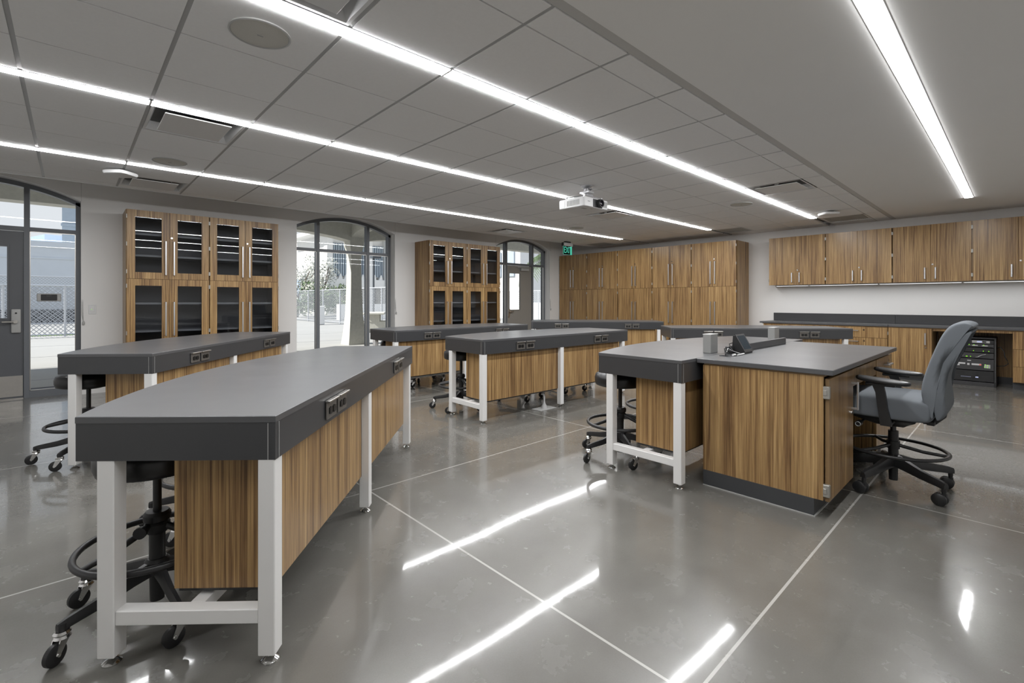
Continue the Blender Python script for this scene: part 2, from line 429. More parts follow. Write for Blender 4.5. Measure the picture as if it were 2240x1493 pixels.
DL = ['square plaque air diffuser touching the middle strip light, above the table by the grey door', 'square plaque air diffuser partly hidden behind a white wireless unit',
      'square plaque air diffuser in front of the window with the taupe door', 'square plaque air diffuser directly behind the hanging projector',
      'square plaque air diffuser between a strip light and the plaster ceiling border', 'square plaque air diffuser beside the largest-looking round ceiling speaker, cut by the picture top']
for (x, a, b), l in zip(DIFF, DL): diffuser(x, a, b, l)
def grille(x, y0, y1, label):
    t = thing('return_grille', label, 'air grille', (x+P/2, (y0+y1)/2, CZ), 0, 'flat return air grilles')
    hx, hy = P/2-.012, (y1-y0)/2-.006
    obj('frame', G().box(-hx, hx, -hy, -hy+.02, 0, .015).box(-hx, hx, hy-.02, hy, 0, .015).box(-hx, -hx+.02, -hy, hy, 0, .015).box(hx-.02, hx, -hy, hy, 0, .015), PLASTW, t)
    f = G(); k = 22
    for i in range(k):
        y = -hy+.02+(2*hy-.04)*(i+.5)/k; f.box(-hx+.02, hx-.02, y-.006, y+.004, .003, .006)
    f.box(-hx+.02, hx-.02, -hy+.02, hy-.02, .012, .014)
    obj('louvre_face', f, GRILLE, t)
for (x, a, b), l in zip(GRIL, ['flat grey return grille at the end of the middle strip light', 'flat grey return grille in the ceiling corner beside the exit sign', 'flat grey return grille beside the wireless unit near the wall cabinets']): grille(x, a, b, l)
def speaker(x, y, label):
    t = thing('ceiling_speaker', label, 'speaker', (x, y, CZ), 0, 'round ceiling speakers')
    obj('rim', G().lathe([(.142, .001), (.142, -.006), (.134, -.008), (.130, -.004), (.130, .001)], n=48), PLASTG, t, smooth=40)
    obj('grille', G().lathe([(.131, -.004), (.09, -.009), (0, -.011)], n=48), SPKG, t, smooth=60)
    obj('badge', G().box(-.014, .014, -.003, .003, -.0125, -.0105), TEXTD, t)
speaker(.700, 2.62, 'large round grey ceiling speaker beside the strip light nearest the plaster ceiling')
speaker(.700, 5.62, 'round grey ceiling speaker above the white wireless unit by the window wall')
speaker(6.84, 2.66, 'round grey ceiling speaker between the projector and the upper wall cabinets')
speaker(6.84, 5.62, 'round grey ceiling speaker between the middle strip light and the exit sign')
def access_point(x, y, rz, label):
    t = thing('wireless_access_point', label, 'wireless unit', (x, y, CZ), rz, 'white wireless units')
    obj('mount_plate', G().box(-.05, .05, -.05, .05, -.018, -.001, .003), BLACKP, t)
    pr = []
    g = G(); secs = []
    for k, z in ((.90, -.018), (1.0, -.026), (1.0, -.044), (.93, -.055), (.6, -.060)):
        secs.append([(math.copysign(abs(math.cos(2*PI*i/40))**.45, math.cos(2*PI*i/40))*.118*k, math.copysign(abs(math.sin(2*PI*i/40))**.45, math.sin(2*PI*i/40))*.118*k, z) for i in range(40)])
    g.loft(secs); obj('casing', g, PLASTW, t, smooth=40)
access_point(.375, 6.33, R(45), 'white square wireless unit on the ceiling near the grey door with keypad lock')
access_point(8.36, 1.98, R(45), 'white square wireless unit on the ceiling near the wall cabinets')

# projector --------------------------------------------------------------------
def projector():
    t = thing('projector', 'white ceiling projector with a black lens hanging on a silver mount', 'projector', (4.22, 3.346, 2.285))
    W, D, H = .455, .38, .105
    b = G()
    def rr(x0, x1, y0, y1, r, n=6):
        out = []
        for cx, cy, a0 in ((x1-r, y1-r, 0), (x0+r, y1-r, 90), (x0+r, y0+r, 180), (x1-r, y0+r, 270)):
            for i in range(n+1): a = R(a0+90*i/n); out.append((cx+r*math.cos(a), cy+r*math.sin(a)))
        return out
    b.prism(rr(0, W, 0, D, .025), .004, H, .006); b.prism(rr(.012, W-.012, .012, D-.012, .02), 0, .006)
    obj('casing', b, PLASTW, t, smooth=35)
    v = G()
    for i in range(9): v.box(-.0025, .002, .07+i*.021, .083+i*.021, .022, .082)
    obj('side_vent', v, PLASTG, t)
    obj('rear_panel', G().box(-.002, .003, D-.095, D-.012, .012, .094), PLASTW, t)
    fv = G()
    for i in range(8): fv.box(W-.115+i*.012, W-.108+i*.012, -.0025, .004, .022, .09)
    obj('front_vent', fv, PLASTG, t)
    obj('lens_bay', G().box(.16, .335, -.003, .02, .006, .098, .003), BLACKP, t)
    l = obj('lens', G().lathe([(.05, 0), (.05, .03), (.044, .042), (.038, .042), (.036, .02), (0, .02)], n=36, M=Matrix.Translation((.275, 0, .055)) @ Matrix.Rotation(PI/2, 4, 'X')), BLACKP, t, smooth=35)
    obj('lens_glass', G().lathe([(.036, .025), (.02, .032), (0, .034)], n=32, M=Matrix.Translation((.275, 0, .055)) @ Matrix.Rotation(PI/2, 4, 'X')), mat('lens_coating', (.01, .008, .015), .04), l, smooth=60)
    obj('nameplate', G().box(.065, .105, -.0015, .002, .055, .062), TEXTD, t)
    obj('underside_hatch', G().box(.10, .18, .10, .13, -.002, .002).box(.21, .245, .07, .078, -.002, .002), PLASTG, t)
    m = G(); zc = CZ-2.285
    m.lathe([(.07, zc), (.07, zc-.012), (.04, zc-.03), (.024, zc-.034), (.024, H+.06), (0, H+.06)], (.21, .13, 0), 24)
    m.box(.13, .31, .11, .15, H+.055, H+.075, .003); m.box(.16, .26, .06, .2, H+.075, H+.1, .004)
    m.cyl((.21, .13, H+.115), .034, .03, 'x', 16); m.cyl((.25, .1, H+.13), .008, .05, 'y', 10); m.cyl((.285, .13, H+.11), .007, .05, 'z', 10)
    for q in ((.04, .03), (.40, .06), (.05, .3), (.38, .3)):
        m.tube([(.21, .13, H+.06), (q[0], q[1], H+.03), (q[0], q[1], H)], .007, 8)
        m.cyl((q[0], q[1], H+.02), .011, .04, 'z', 10)
    obj('ceiling_mount', m, NICKEL, t, smooth=30)
projector()

# exit sign ---------------------------------------------------------------------
t = thing('exit_sign', 'green edge-lit EXIT sign hanging from the ceiling near the cabinets', 'exit sign', (8.255, 7.03, CZ))
obj('canopy', G().box(-.09, .09, -.03, .03, -.03, -.001, .003), BLACKP, t)
obj('housing', G().box(-.145, .165, -.026, .026, -.105, -.03, .003), PLASTG, t)
obj('end_cap', G().box(-.165, -.145, -.027, .027, -.106, -.03, .002), BLACKP, t)
pn = obj('acrylic_panel', G().box(-.135, .155, -.004, .004, -.295, -.105), GREENG, t)
e = obj('lettering', text_mesh('EXIT', .19, EXITG, depth=.001), None, pn); e.location = (.01, -.0062, -.2); e.rotation_euler = (PI/2, 0, 0); e.scale = (.66, 1.06, 1)
obj('edge_glow', G().box(-.137, -.135, -.004, .004, -.295, -.105).box(.155, .157, -.004, .004, -.295, -.105).box(-.135, .155, -.004, .004, -.297, -.295), EXITG, pn)

# ------------------------------------------------------------------ windows & doors
FW = .05
def window(n, a, b, mulls, zt=2.11, door=None):
    """arched frame between jambs a,b; mulls = mullion centres; door = index of the bay holding a door"""
    g = G(); y0, y1 = YF, YF+.11
    g.box(a, a+FW, y0, y1, 0, arch_z(a, a, b)-.002); g.box(b-FW, b, y0, y1, 0, arch_z(b, a, b)-.002)
    N_ = 32; xs_ = [a+(b-a)*i/N_ for i in range(N_+1)]
    for i in range(N_):
        x, x2 = xs_[i], xs_[i+1]; zz, z2 = arch_z(x, a, b), arch_z(x2, a, b)
        p = [(x, zz-FW*1.1), (x2, z2-FW*1.1), (x2, z2), (x, zz)]
        f = [g.bm.verts.new((q, y0, z)) for q, z in p]; h = [g.bm.verts.new((q, y1, z)) for q, z in p]
        g.bm.faces.new(f); g.bm.faces.new(h[::-1])
        for k in range(4): g.bm.faces.new((f[k], f[(k+1) % 4], h[(k+1) % 4], h[k]))
    for m in mulls: g.box(m-FW/2, m+FW/2, y0-.004, y1, 0, arch_z(m, a, b)-.03)
    edges = [a+FW]+[v for m in mulls for v in (m-FW/2, m+FW/2)]+[b-FW]
    bays = [(edges[i], edges[i+1]) for i in range(0, len(edges), 2)]
    for i, (p, q) in enumerate(bays):
        g.box(p, q, y0, y1, zt-FW/2, zt+FW/2)
        if door != i: g.box(p, q, y0, y1, 0, .085)
    w = struct('window_%d' % n, g, FRAME)
    st = G()
    for i, (p, q) in enumerate(bays):   # glazing stops
        for z0, z1 in ((.085, zt-FW/2), (zt+FW/2, None)):
            if z1 is None:
                continue
            if door == i: continue
            st.box(p, p+.008, y0+.01, y0+.03, z0, z1); st.box(q-.008, q, y0+.01, y0+.03, z0, z1); st.box(p, q, y0+.01, y0+.03, z0, z0+.008); st.box(p, q, y0+.01, y0+.03, z1-.008, z1)
    obj('glazing_stop', st, STAIN, w)
    for i, (p, q) in enumerate(bays):
        k = 8; gl = G(); ym = y0+.055
        gg = [(p+(q-p)*j/k) for j in range(k+1)]
        for j in range(k):
            gl.quad((gg[j], ym, zt+FW/2), (gg[j+1], ym, zt+FW/2), (gg[j+1], ym, arch_z(gg[j+1], a, b)-FW), (gg[j], ym, arch_z(gg[j], a, b)-FW))
        if door != i: gl.quad((p, ym, .085), (q, ym, .085), (q, ym, zt-FW/2), (p, ym, zt-FW/2))
        obj('pane', gl, GLASS, w)
    return w, bays
W1, B1 = window(1, -1.74, .095, [-1.245, -.405], door=1)
W2, B2 = window(2, 2.775, 4.605, [3.195, 4.135])
W3, B3 = window(3, 7.215, 9.045, [7.69, 8.585], door=1)

def leaf_door(name, x0, x1, lite, hinge, m):
    """a flush door with a glazed lite; lite = (x0,x1,z0,z1)"""
    g = G(); y0, y1 = YF+.02, YF+.065; z0, z1 = .012, 2.075
    a, b, c, d = lite
    g.box(x0, a, y0, y1, z0, z1, .0); g.box(b, x1, y0, y1, z0, z1); g.box(a, b, y0, y1, z0, c); g.box(a, b, y0, y1, d, z1)
    g.box(a-.02, a, y0-.008, y0, c-.02, d+.02); g.box(b, b+.02, y0-.008, y0, c-.02, d+.02); g.box(a, b, y0-.008, y0, c-.02, c); g.box(a, b, y0-.008, y0, d, d+.02)
    o = obj(name, g, m); o['kind'] = 'structure'
    obj('pane', G().quad((a, YF+.04, c), (b, YF+.04, c), (b, YF+.04, d), (a, YF+.04, d)), GLASS, o)
    obj('threshold', G().box(x0, x1, YF-.01, YF+.1, 0, .012), STAIN, o)
    return o
d1 = leaf_door('door_1', B1[1][0]+.003, B1[1][1]-.003, (-1.1, -.575, 1.0, 1.88), 0, DOORM)
y = YF+.02
obj('kick_plate', G().box(-1.2, -.44, y-.003, y, .03, .285), STAIN, d1)
lk = obj('keypad_lock', G().box(-.54, -.455, y-.03, y, .815, 1.11, .012, seg=3), PLASTG, d1, smooth=40)
obj('lever_handle', G().cyl((-.5, y-.045, .955), .02, .04, 'y', 20).box(-.62, -.49, y-.066, y-.048, .943, .966, .006), STAIN, lk)
obj('key_cylinder', G().cyl((-.497, y-.032, 1.06), .01, .008, 'y', 16), BLACKP, lk)
d3 = leaf_door('door_3', B3[1][0]+.003, B3[1][1]-.003, (7.80, 8.17, 1.0, 1.885), 0, noisy(mat('taupe_painted_door', (.27, .255, .23), .45), 4, .04))
obj('door_closer', G().box(8.15, 8.42, y-.065, y, 1.955, 2.02, .006).box(8.05, 8.45, y-.03, y-.012, 2.035, 2.055), PLASTG, d3)
obj('lever_handle', G().cyl((7.79, y-.03, .95), .024, .05, 'y', 16).box(7.78, 7.9, y-.066, y-.05, .94, .962, .005).box(7.765, 7.815, y-.012, y, .85, 1.02, .004), STAIN, d3)
obj('push_plate', G().box(7.76, 7.80, y-.004, y, .8, .9), STAIN, d3)

def exit_sensor(x, z, w, h, label, txt=True):
    t = thing('exit_sensor_plate', label, 'exit sensor', (x, YF+.03, z), 0)
    obj('housing', G().box(-w/2, w/2, -.022, 0, -h/2, h/2, .006), PLASTG, t)
    obj('dark_insert', G().box(-w*.33, w*.33, -.026, -.02, -h*.38, h*.38, .004), BLACKP, t)
    if txt:
        e = obj('lettering', text_mesh('EXIT', .022, mat('exit_plate_text', (.14, .14, .14), .5)), None, t); e.location = (0, -.0268, h*.2); e.rotation_euler = (PI/2, 0, 0)
exit_sensor(-.205, 1.255, .226, .1, 'grey EXIT sensor bar on the sidelight glass beside the grey door with keypad lock')
exit_sensor(7.36, 1.29, .14, .09, 'small dark EXIT sensor on the sidelight glass beside the taupe door')
t = obj('triangle_sticker', G().prism([(-.06, 0), (.06, 0), (0, .12)], 0, .002, M=Matrix.Translation((7.45, YF+.045, 1.09)) @ Matrix.Rotation(PI/2, 4, 'X')), BLACKP)
tag(t, 'small black triangle sticker on the sidelight glass beside the taupe door', 'sticker')
t = thing('light_switch', 'white wall switch with a green pilot light on the wall by the grey door', 'light switch', (.205, YW, 1.10))
obj('plate', G().box(-.038, .038, -.006, 0, -.062, .062, .003), PLASTW, t)
obj('rocker', G().box(-.018, .018, -.010, -.004, -.034, .034, .002), PLASTW, t)
obj('pilot_light', G().cyl((-.008, -.0105, 0), .004, .003, 'y', 12), LEDG, t)
def chain(x, z0, label):
    g = G(); g.tube([(x, YW+.03, 2.5), (x+.002, YW+.02, 1.7), (x+.012, YW-.004, z0+.1), (x+.026, YW-.008, z0)], .0035, 6)
    g.tube([(x+.012, YW+.03, 2.5), (x+.012, YW+.02, 1.7), (x+.022, YW-.004, z0+.1), (x+.026, YW-.008, z0)], .0035, 6)
    g.lathe([(0, -.03), (.012, -.024), (.014, 0), (.008, .02), (0, .022)], (x+.027, YW-.012, z0), 12)
    tag(obj('shade_pull_cord', g, PLASTG), label, 'pull cord', 'shade pull cords')
chain(.092, .93, 'thin grey pull cord hanging at the jamb beside the light switch')
chain(4.60, .98, 'thin grey pull cord hanging at the jamb of the tall arched window between glass cabinets')
chain(9.04, 1.0, 'thin grey pull cord hanging at the jamb of the window with the taupe door')

# ------------------------------------------------------------------ cabinets
def bar_handle_mesh(l, m=NICKEL):
    g = G(); g.box(-.008, .008, -.042, -.032, 0, l, .0015); g.box(-.007, .007, -.034, 0, 0, .014); g.box(-.007, .007, -.034, 0, l-.014, l)
    return g.mesh('handle', m)
H_LONG, H_SHORT = bar_handle_mesh(.45), bar_handle_mesh(.175)
def hbar_mesh(l):
    g = G(); g.box(-l/2, l/2, -.036, -.026, -.006, .006, .0015); g.box(-l/2+.004, -l/2+.016, -.03, 0, -.005, .005); g.box(l/2-.016, l/2-.004, -.03, 0, -.005, .005)
    return g.mesh('handle', NICKEL)
H_DRAW = hbar_mesh(.16)
LOCKM = G().cyl((0, -.003, 0), .0115, .008, 'y', 18).mesh('lock', CHROME)
HINGEM = G().box(-.005, .005, -.005, .012, -.026, .026, .0015).mesh('hinge', HINGE)
def handle(par, me, x, z, y=0):
    o = obj('handle', me, None, par); o.location = (x, y, z); return o
def door_leaf(root, x0, x1, z0, z1, hinge_side, glass=None, y0=-.021):
    """door slab between x0..x1, z0..z1 on plane y0..0"""
    if glass:
        a, b, c, d = glass; g = G()
        g.box(x0, a, y0, -.001, z0, z1); g.box(b, x1, y0, -.001, z0, z1); g.box(a, b, y0, -.001, z0, c); g.box(a, b, y0, -.001, d, z1)
        dr = obj('door', g, WOOD, root)
        obj('glass_pane', G().box(a, b, -.014, -.010, c, d), CGLASS, dr)
    else:
        dr = obj('door', G().box(x0, x1, y0, -.001, z0, z1, .0012), WOOD, root)
    xe = x0 if hinge_side < 0 else x1
    n = 3 if z1-z0 > .7 else 2
    for k in range(n):
        z = z0+.09+(z1-z0-.18)*k/(n-1)
        o = obj('hinge', HINGEM, None, dr); o.location = (xe+.0018*hinge_side, y0, z)
    return dr
def tall_cabinet(name, W, D, glass, label, loc, rz, group):
    t = thing(name, label, 'cabinet', loc, rz, group)
    Z0, ZS, Z1 = .1, 1.497, 2.388
    c = G()
    c.box(0, .019, .022, D, Z0, Z1); c.box(W-.019, W, .022, D, Z0, Z1); c.box(.019, W-.019, D-.012, D, Z0, Z1)
    for z in (Z0, ZS-.012, Z1-.02): c.box(.019, W-.019, 0, D-.012, z, z+.02)
    obj('carcass', c, WOOD, t)
    obj('kick_board', G().box(0, W, .07, D, 0, Z0), KICK, t)
    if glass:
        i = G(); i.box(.0195, .021, .005, D-.014, Z0+.021, Z1-.021); i.box(W-.021, W-.0195, .005, D-.014, Z0+.021, Z1-.021); i.box(.021, W-.021, D-.018, D-.0125, Z0+.021, Z1-.021)
        i.box(.021, W-.021, .005, D-.018, ZS+.0085, ZS+.011); i.box(.021, W-.021, .005, D-.018, Z0+.0205, Z0+.023)
        obj('lining', i, GREYI, t)
        for z in (.45, .80, 1.165, 1.79, 2.07):
            obj('shelf', G().box(.022, W-.022, .03, D-.02, z, z+.025), SHELF, t)
    m = W/2; e = .085
    for (z0, z1, hz) in ((ZS+.002, Z1-.002, 1.552), (Z0+.004, ZS-.002, .748)):
        for s in (-1, 1):
            x0, x1 = (.0075, m-.0015) if s < 0 else (m+.0015, W-.0075)
            gl = None
            if glass:
                gx = (x0+e, x1-e); gl = (gx[0], gx[1], z0+.085, z1-.088)
                if z0 < 1: gl = (gx[0], gx[1], z0+.085, z1-.085)
            dr = door_leaf(t, x0, x1, z0, z1, s, gl)
            handle(dr, H_LONG, m+s*.045, hz, -.021)
            if s > 0 and z0 > 1:
                o = obj('lock', LOCKM, None, dr); o.location = (m+.022, -.021, 2.05)
    return t
GW = .911
gc = tall_cabinet('glass_cabinet', GW, .505, True, 'tall wooden glass-door cabinet standing next to the light switch', (.512, YW-.506, 0), 0, 'tall glass-door cabinets on the window wall')
dup(gc, (.512+GW, YW-.506, 0), 0, 'tall wooden glass-door cabinet adjoining the arched window without a door, switch-side pair')
dup(gc, (5.05, YW-.506, 0), 0, 'tall wooden glass-door cabinet showing its wide plain wooden side to the arched window')
dup(gc, (5.05+GW, YW-.506, 0), 0, 'tall wooden glass-door cabinet half covering the sidelight of the window with the taupe door')
TW = .9055; XT = 9.41
tc = tall_cabinet('tall_cabinet', TW, XW-XT-.002, False, 'tall solid wooden cabinet touching the window wall, under the exit sign', (XT, 8.272, 0), -PI/2, 'tall solid wooden cabinets')
TL = ['tall solid wooden cabinet second from the window wall', 'tall solid wooden cabinet in the middle of the row of five', 'tall solid wooden cabinet second from the bare wall gap', 'tall solid wooden cabinet with its side panel showing beside the bare wall']
for i in range(4): dup(tc, (XT, 8.272-TW*(i+1), 0), -PI/2, TL[i])

# wall cabinets
UW = .9225
def wall_cabinet(label, y):
    t = thing('hanging_cabinet', label, 'cabinet', (9.69, y, 0), -PI/2, 'wooden wall cabinets over the counter')
    Z0, Z1 = 1.509, 2.388; D = XW-9.69-.002
    c = G(); c.box(0, .019, .02, D, Z0, Z1); c.box(UW-.019, UW, .02, D, Z0, Z1); c.box(.019, UW-.019, 0, D, Z0, Z0+.02); c.box(.019, UW-.019, 0, D, Z1-.02, Z1); c.box(.019, UW-.019, D-.012, D, Z0, Z1)
    obj('carcass', c, WOOD, t); m = UW/2
    for s in (-1, 1):
        x0, x1 = (.0075, m-.0015) if s < 0 else (m+.0015, UW-.0075)
        dr = door_leaf(t, x0, x1, Z0-.003, Z1-.002, s)
        handle(dr, H_SHORT, m+s*.062, 1.55, -.021)
        if s > 0:
            o = obj('lock', LOCKM, None, dr); o.location = (m+.025, -.021, 1.772)
    return t
wc = wall_cabinet('wooden wall cabinet beside the bare wall next to the tall cabinets', 3.262)
for i, l in enumerate(['wooden wall cabinet above the counter, second from the bare wall', 'wooden wall cabinet third from the bare wall, over the single-door base cabinet', 'wooden wall cabinet over the equipment rack, fourth from the bare wall']): dup(wc, (9.69, 3.262-UW*(i+1), 0), -PI/2, l)
dup(wc, (9.69, 3.262-UW*4, 0), -PI/2, 'wooden wall cabinet above the counter, fifth from the bare wall')
for y0, y1, l in ((3.165, 2.622, 'short slim under-cabinet light beside the bare wall'), (2.612, 1.613, 'slim under-cabinet light, second from the bare wall'), (1.603, .604, 'slim under-cabinet light, third from the bare wall'), (.594, -.405, 'slim under-cabinet light above the equipment rack')):
    t = thing('under_cabinet_light', l, 'under-cabinet light', (9.74, y1, 1.508), 0, 'slim lights under the wall cabinets')
    obj('housing', G().box(0, .07, 0, y0-y1, -.022, -.003, .002), PLASTW, t)
    uq = G(); uv = [uq.bm.verts.new(p) for p in ((.008, .01, -.0235), (.062, .01, -.0235), (.062, y0-y1-.01, -.0235), (.008, y0-y1-.01, -.0235))]; uq.bm.faces.new(uv[::-1]); um = bpy.data.meshes.new('lens'); uq.bm.to_mesh(um); uq.bm.free(); um.materials.append(UCL)
    obj('lens', um, UCL, t)

# base run on the cabinet wall
XB = 9.385
def base_unit(name, y0, y1, label, kind, handles='h'):
    W = y0-y1
    t = thing(name, label, 'cabinet', (XB, y0, 0), -PI/2)
    D = XW-XB-.002; c = G()
    c.box(0, .019, 0, D, .1, .805); c.box(W-.019, W, 0, D, .1, .805); c.box(.019, W-.019, 0, D, .1, .12); c.box(.019, W-.019, D-.012, D, .1, .805); c.box(.019, W-.019, 0, D, .785, .805)
    obj('carcass', c, WOOD, t); obj('kick_board', G().box(0, W, .075, D, 0, .1), KICK, t)
    if kind == 'door':
        dr = door_leaf(t, .003, W-.003, .105, .795, -1)
        handle(dr, H_SHORT, W-.075, .553, -.021); o = obj('lock', LOCKM, None, dr); o.location = (W-.072, -.021, .512)
    else:
        zs = kind
        for a, b in zip(zs, zs[1:]):
            d = obj('drawer', G().box(.003, W-.003, -.021, -.001, b+.002, a-.002, .0012), WOOD, t)
            handle(d, H_DRAW, W/2, a-.062, -.021); o = obj('lock', LOCKM, None, d); o.location = (W/2+.15, -.021, a-.05)
    return t
base_unit('drawer_cabinet', 3.25, 2.342, 'wooden drawer cabinet at the end of the wall counter beside the tall cabinets', [.795, .621, .445, .272, .105])
base_unit('drawer_cabinet', 2.338, 1.430, 'wooden drawer cabinet beside the single-door base cabinet under the wall counter', [.795, .621, .445, .272, .105])
base_unit('base_cabinet', 1.426, .906, 'single-door wooden base cabinet beside the open bay with the equipment rack', 'door')
base_unit('drawer_cabinet', .082, -.83, 'wooden three-drawer cabinet next to the equipment rack, cut by the picture edge', [.795, .555, .318, .105])
t = thing('knee_panel', 'dark wooden back panel of the open bay behind the equipment rack', 'cabinet panel', (9.97, .9, 0), -PI/2)
obj('panel', G().box(0, .814, 0, .018, .1, .805), WOOD, t); obj('kick_board', G().box(0, .814, -.004, .018, 0, .1), KICK, t)
obj('cross_rail', G().box(0, .814, -.585, -.567, .765, .805), WOOD, t)
t = thing('long_counter', 'long charcoal counter with upstand along the cabinet wall', 'counter', (0, 0, 0))
wt = G(); wt.box(9.35, XW-.001, 1.424, 3.31, .808, .838, .003); wt.box(9.35, XW-.001, YB+.01, 1.420, .808, .838, .003); obj('worktop', wt, RESIN, t)
sp_ = G(); sp_.box(9.978, XW-.001, 1.424, 3.275, .838, .985, .002); sp_.box(9.978, XW-.001, YB+.01, 1.420, .838, .985, .002); obj('backsplash', sp_, RESIN_SHADE, t)
obj('front_rail', G().box(9.372, 9.39, YB+.01, 3.27, .796, .808), WEDGE, t)

# ------------------------------------------------------------------ equipment rack
rx, ry0, ry1 = 9.47, .24, .735
t = thing('equipment_rack', 'black equipment rack on the floor in the open bay under the wall counter', 'equipment rack', (rx, ry1, 0), -PI/2)
RW, RD, RH = ry1-ry0, .44, .69
obj('frame', G().box(0, .022, 0, RD, .0, RH, .003).box(RW-.022, RW, 0, RD, 0, RH, .003).box(.022, RW-.022, 0, RD, RH-.02, RH).box(.022, RW-.022, RD-.02, RD, 0, RH), RACKM, t)
obj('base_plinth', G().box(.022, RW-.022, .004, RD-.02, 0, .055, .002), RACKG, t)
scr = G()
for z in [.08+.019*i for i in range(31)]:
    for x in (.011, RW-.011): scr.cyl((x, -.001, z), .003, .004, 'y', 6)
obj('mounting_screws', scr, PLASTG, t)
RU = [(.605, .655, 'g'), (.555, .60, 's'), (.48, .545, 'k'), (.395, .47, 'k2'), (.225, .385, 'amp'), (.065, .215, 'tun')]
RLAB = ['slim rack unit with a pale display, topmost in the equipment rack', 'thin rack unit with green lights and white labels, second from the rack top', 'black rack unit with three green lights, third from the top of the rack',
        'rack switch with green lights and a short grey patch cable', 'tall rack unit with grey label strips and a red light in the equipment rack', 'black audio unit with a lit pale display, lowest in the equipment rack']
for (z0, z1, k), lb in zip(RU, RLAB):
    u = thing('rack_unit', lb, 'electronics', (rx, ry1, 0), -PI/2, 'units in the equipment rack')
    a, b = .024, RW-.024
    obj('faceplate', G().box(a, b, .002, .016, z0, z1, .002).box(a+.02, b-.02, .016, RD-.06, z0+.004, z1-.002), RACKG if k in ('s', 'k2', 'amp') else RACKM, u)
    y = .001
    led = G(); has = []
    if k == 'g':
        obj('display_panel', G().box(.25, .43, y, .004, z0+.008, z1-.008), PLASTG, u); obj('display', G().box(.30, .35, y-.001, .003, z0+.015, z1-.014), LEDB, u); obj('buttons', G().box(.355, .395, y-.001, .003, z0+.014, z1-.014), BLACKP, u)
    if k == 's':
        lab = G(); [lab.box(.05+.1*i, .11+.1*i, y, .004, z0+.015, z0+.026) for i in range(4)]; obj('label_strip', lab, LABELW, u); has = [(.13, z0+.03), (.22, z0+.03), (.27, z0+.03), (.37, z0+.03)]
    if k == 'k':
        obj('label_strip', G().box(.03, .12, y, .004, z0+.02, z0+.03), LABELW, u); has = [(.265, z0+.02), (.365, z0+.02), (.42, z0+.02)]
    if k == 'k2':
        has = [(.19, z0+.02), (.2, z0+.02), (.235, z0+.02)]
        obj('patch_cable', G().tube([(.29, -.002, z0+.016), (.31, -.03, z0+.02), (.35, -.03, z0+.05), (.39, -.004, z0+.06)], .0045, 6), WIREG, u)
        obj('label_strip', G().box(.105, .135, y, .004, z0+.04, z0+.047).box(.105, .16, y, .004, z0+.028, z0+.031), LABELW, u)
    if k == 'amp':
        obj('label_strip', G().box(.05, .18, y, .004, z0+.075, z0+.097).box(.05, .12, y, .004, z0+.052, z0+.07).box(.20, .225, y, .004, z0+.065, z0+.092).box(.245, .345, y, .004, z0+.068, z0+.092).box(.20, .24, y, .004, z0+.125, z0+.137), LABELW, u)
        obj('red_light', G().box(.325, .345, y-.002, .003, z0+.07, z0+.086), LEDR, u)
        obj('port_block', G().box(.375, .435, y, .004, z0+.035, z0+.085), PLASTG, u); has = [(.385, z0+.083), (.41, z0+.073), (.377, z0+.05), (.405, z0+.045)]
    if k == 'tun':
        obj('dark_slots', G().box(.03, .17, y, .004, z0+.085, z1-.012).box(.29, .43, y, .004, z0+.085, z1-.012), DARK, u)
        d_ = G(); [d_.box(.135+.0135*i, .141+.0135*i, y, .004, z0+.054, z0+.060) for i in range(8)]; d_.box(.285, .315, y, .004, z0+.05, z0+.066); obj('display', d_, LEDB, u)
        obj('knob', G().cyl((.255, -.006, z0+.052), .01, .02, 'y', 16).cyl((.30, -.004, z0+.1), .012, .014, 'y', 16), BLACKP, u)
    if has:
        for x, z in has: led.box(x-.0045, x+.0045, y-.002, .003, z-.0045, z+.0045)
        obj('indicator_lights', led, LEDG, u)
tag(obj('power_cable', G().tube([(rx+.1, ry0-.002, .55), (rx+.08, .20, .56), (rx+.06, .165, .50), (rx+.06, .16, .44), (rx+.05, .135, .38), (rx+.05, .125, .34), (rx+.06, .16, .305), (rx+.1, ry0-.002, .29)], .006, 8), WIREB, smooth=60), 'black cable looping out of the side of the equipment rack', 'cable')

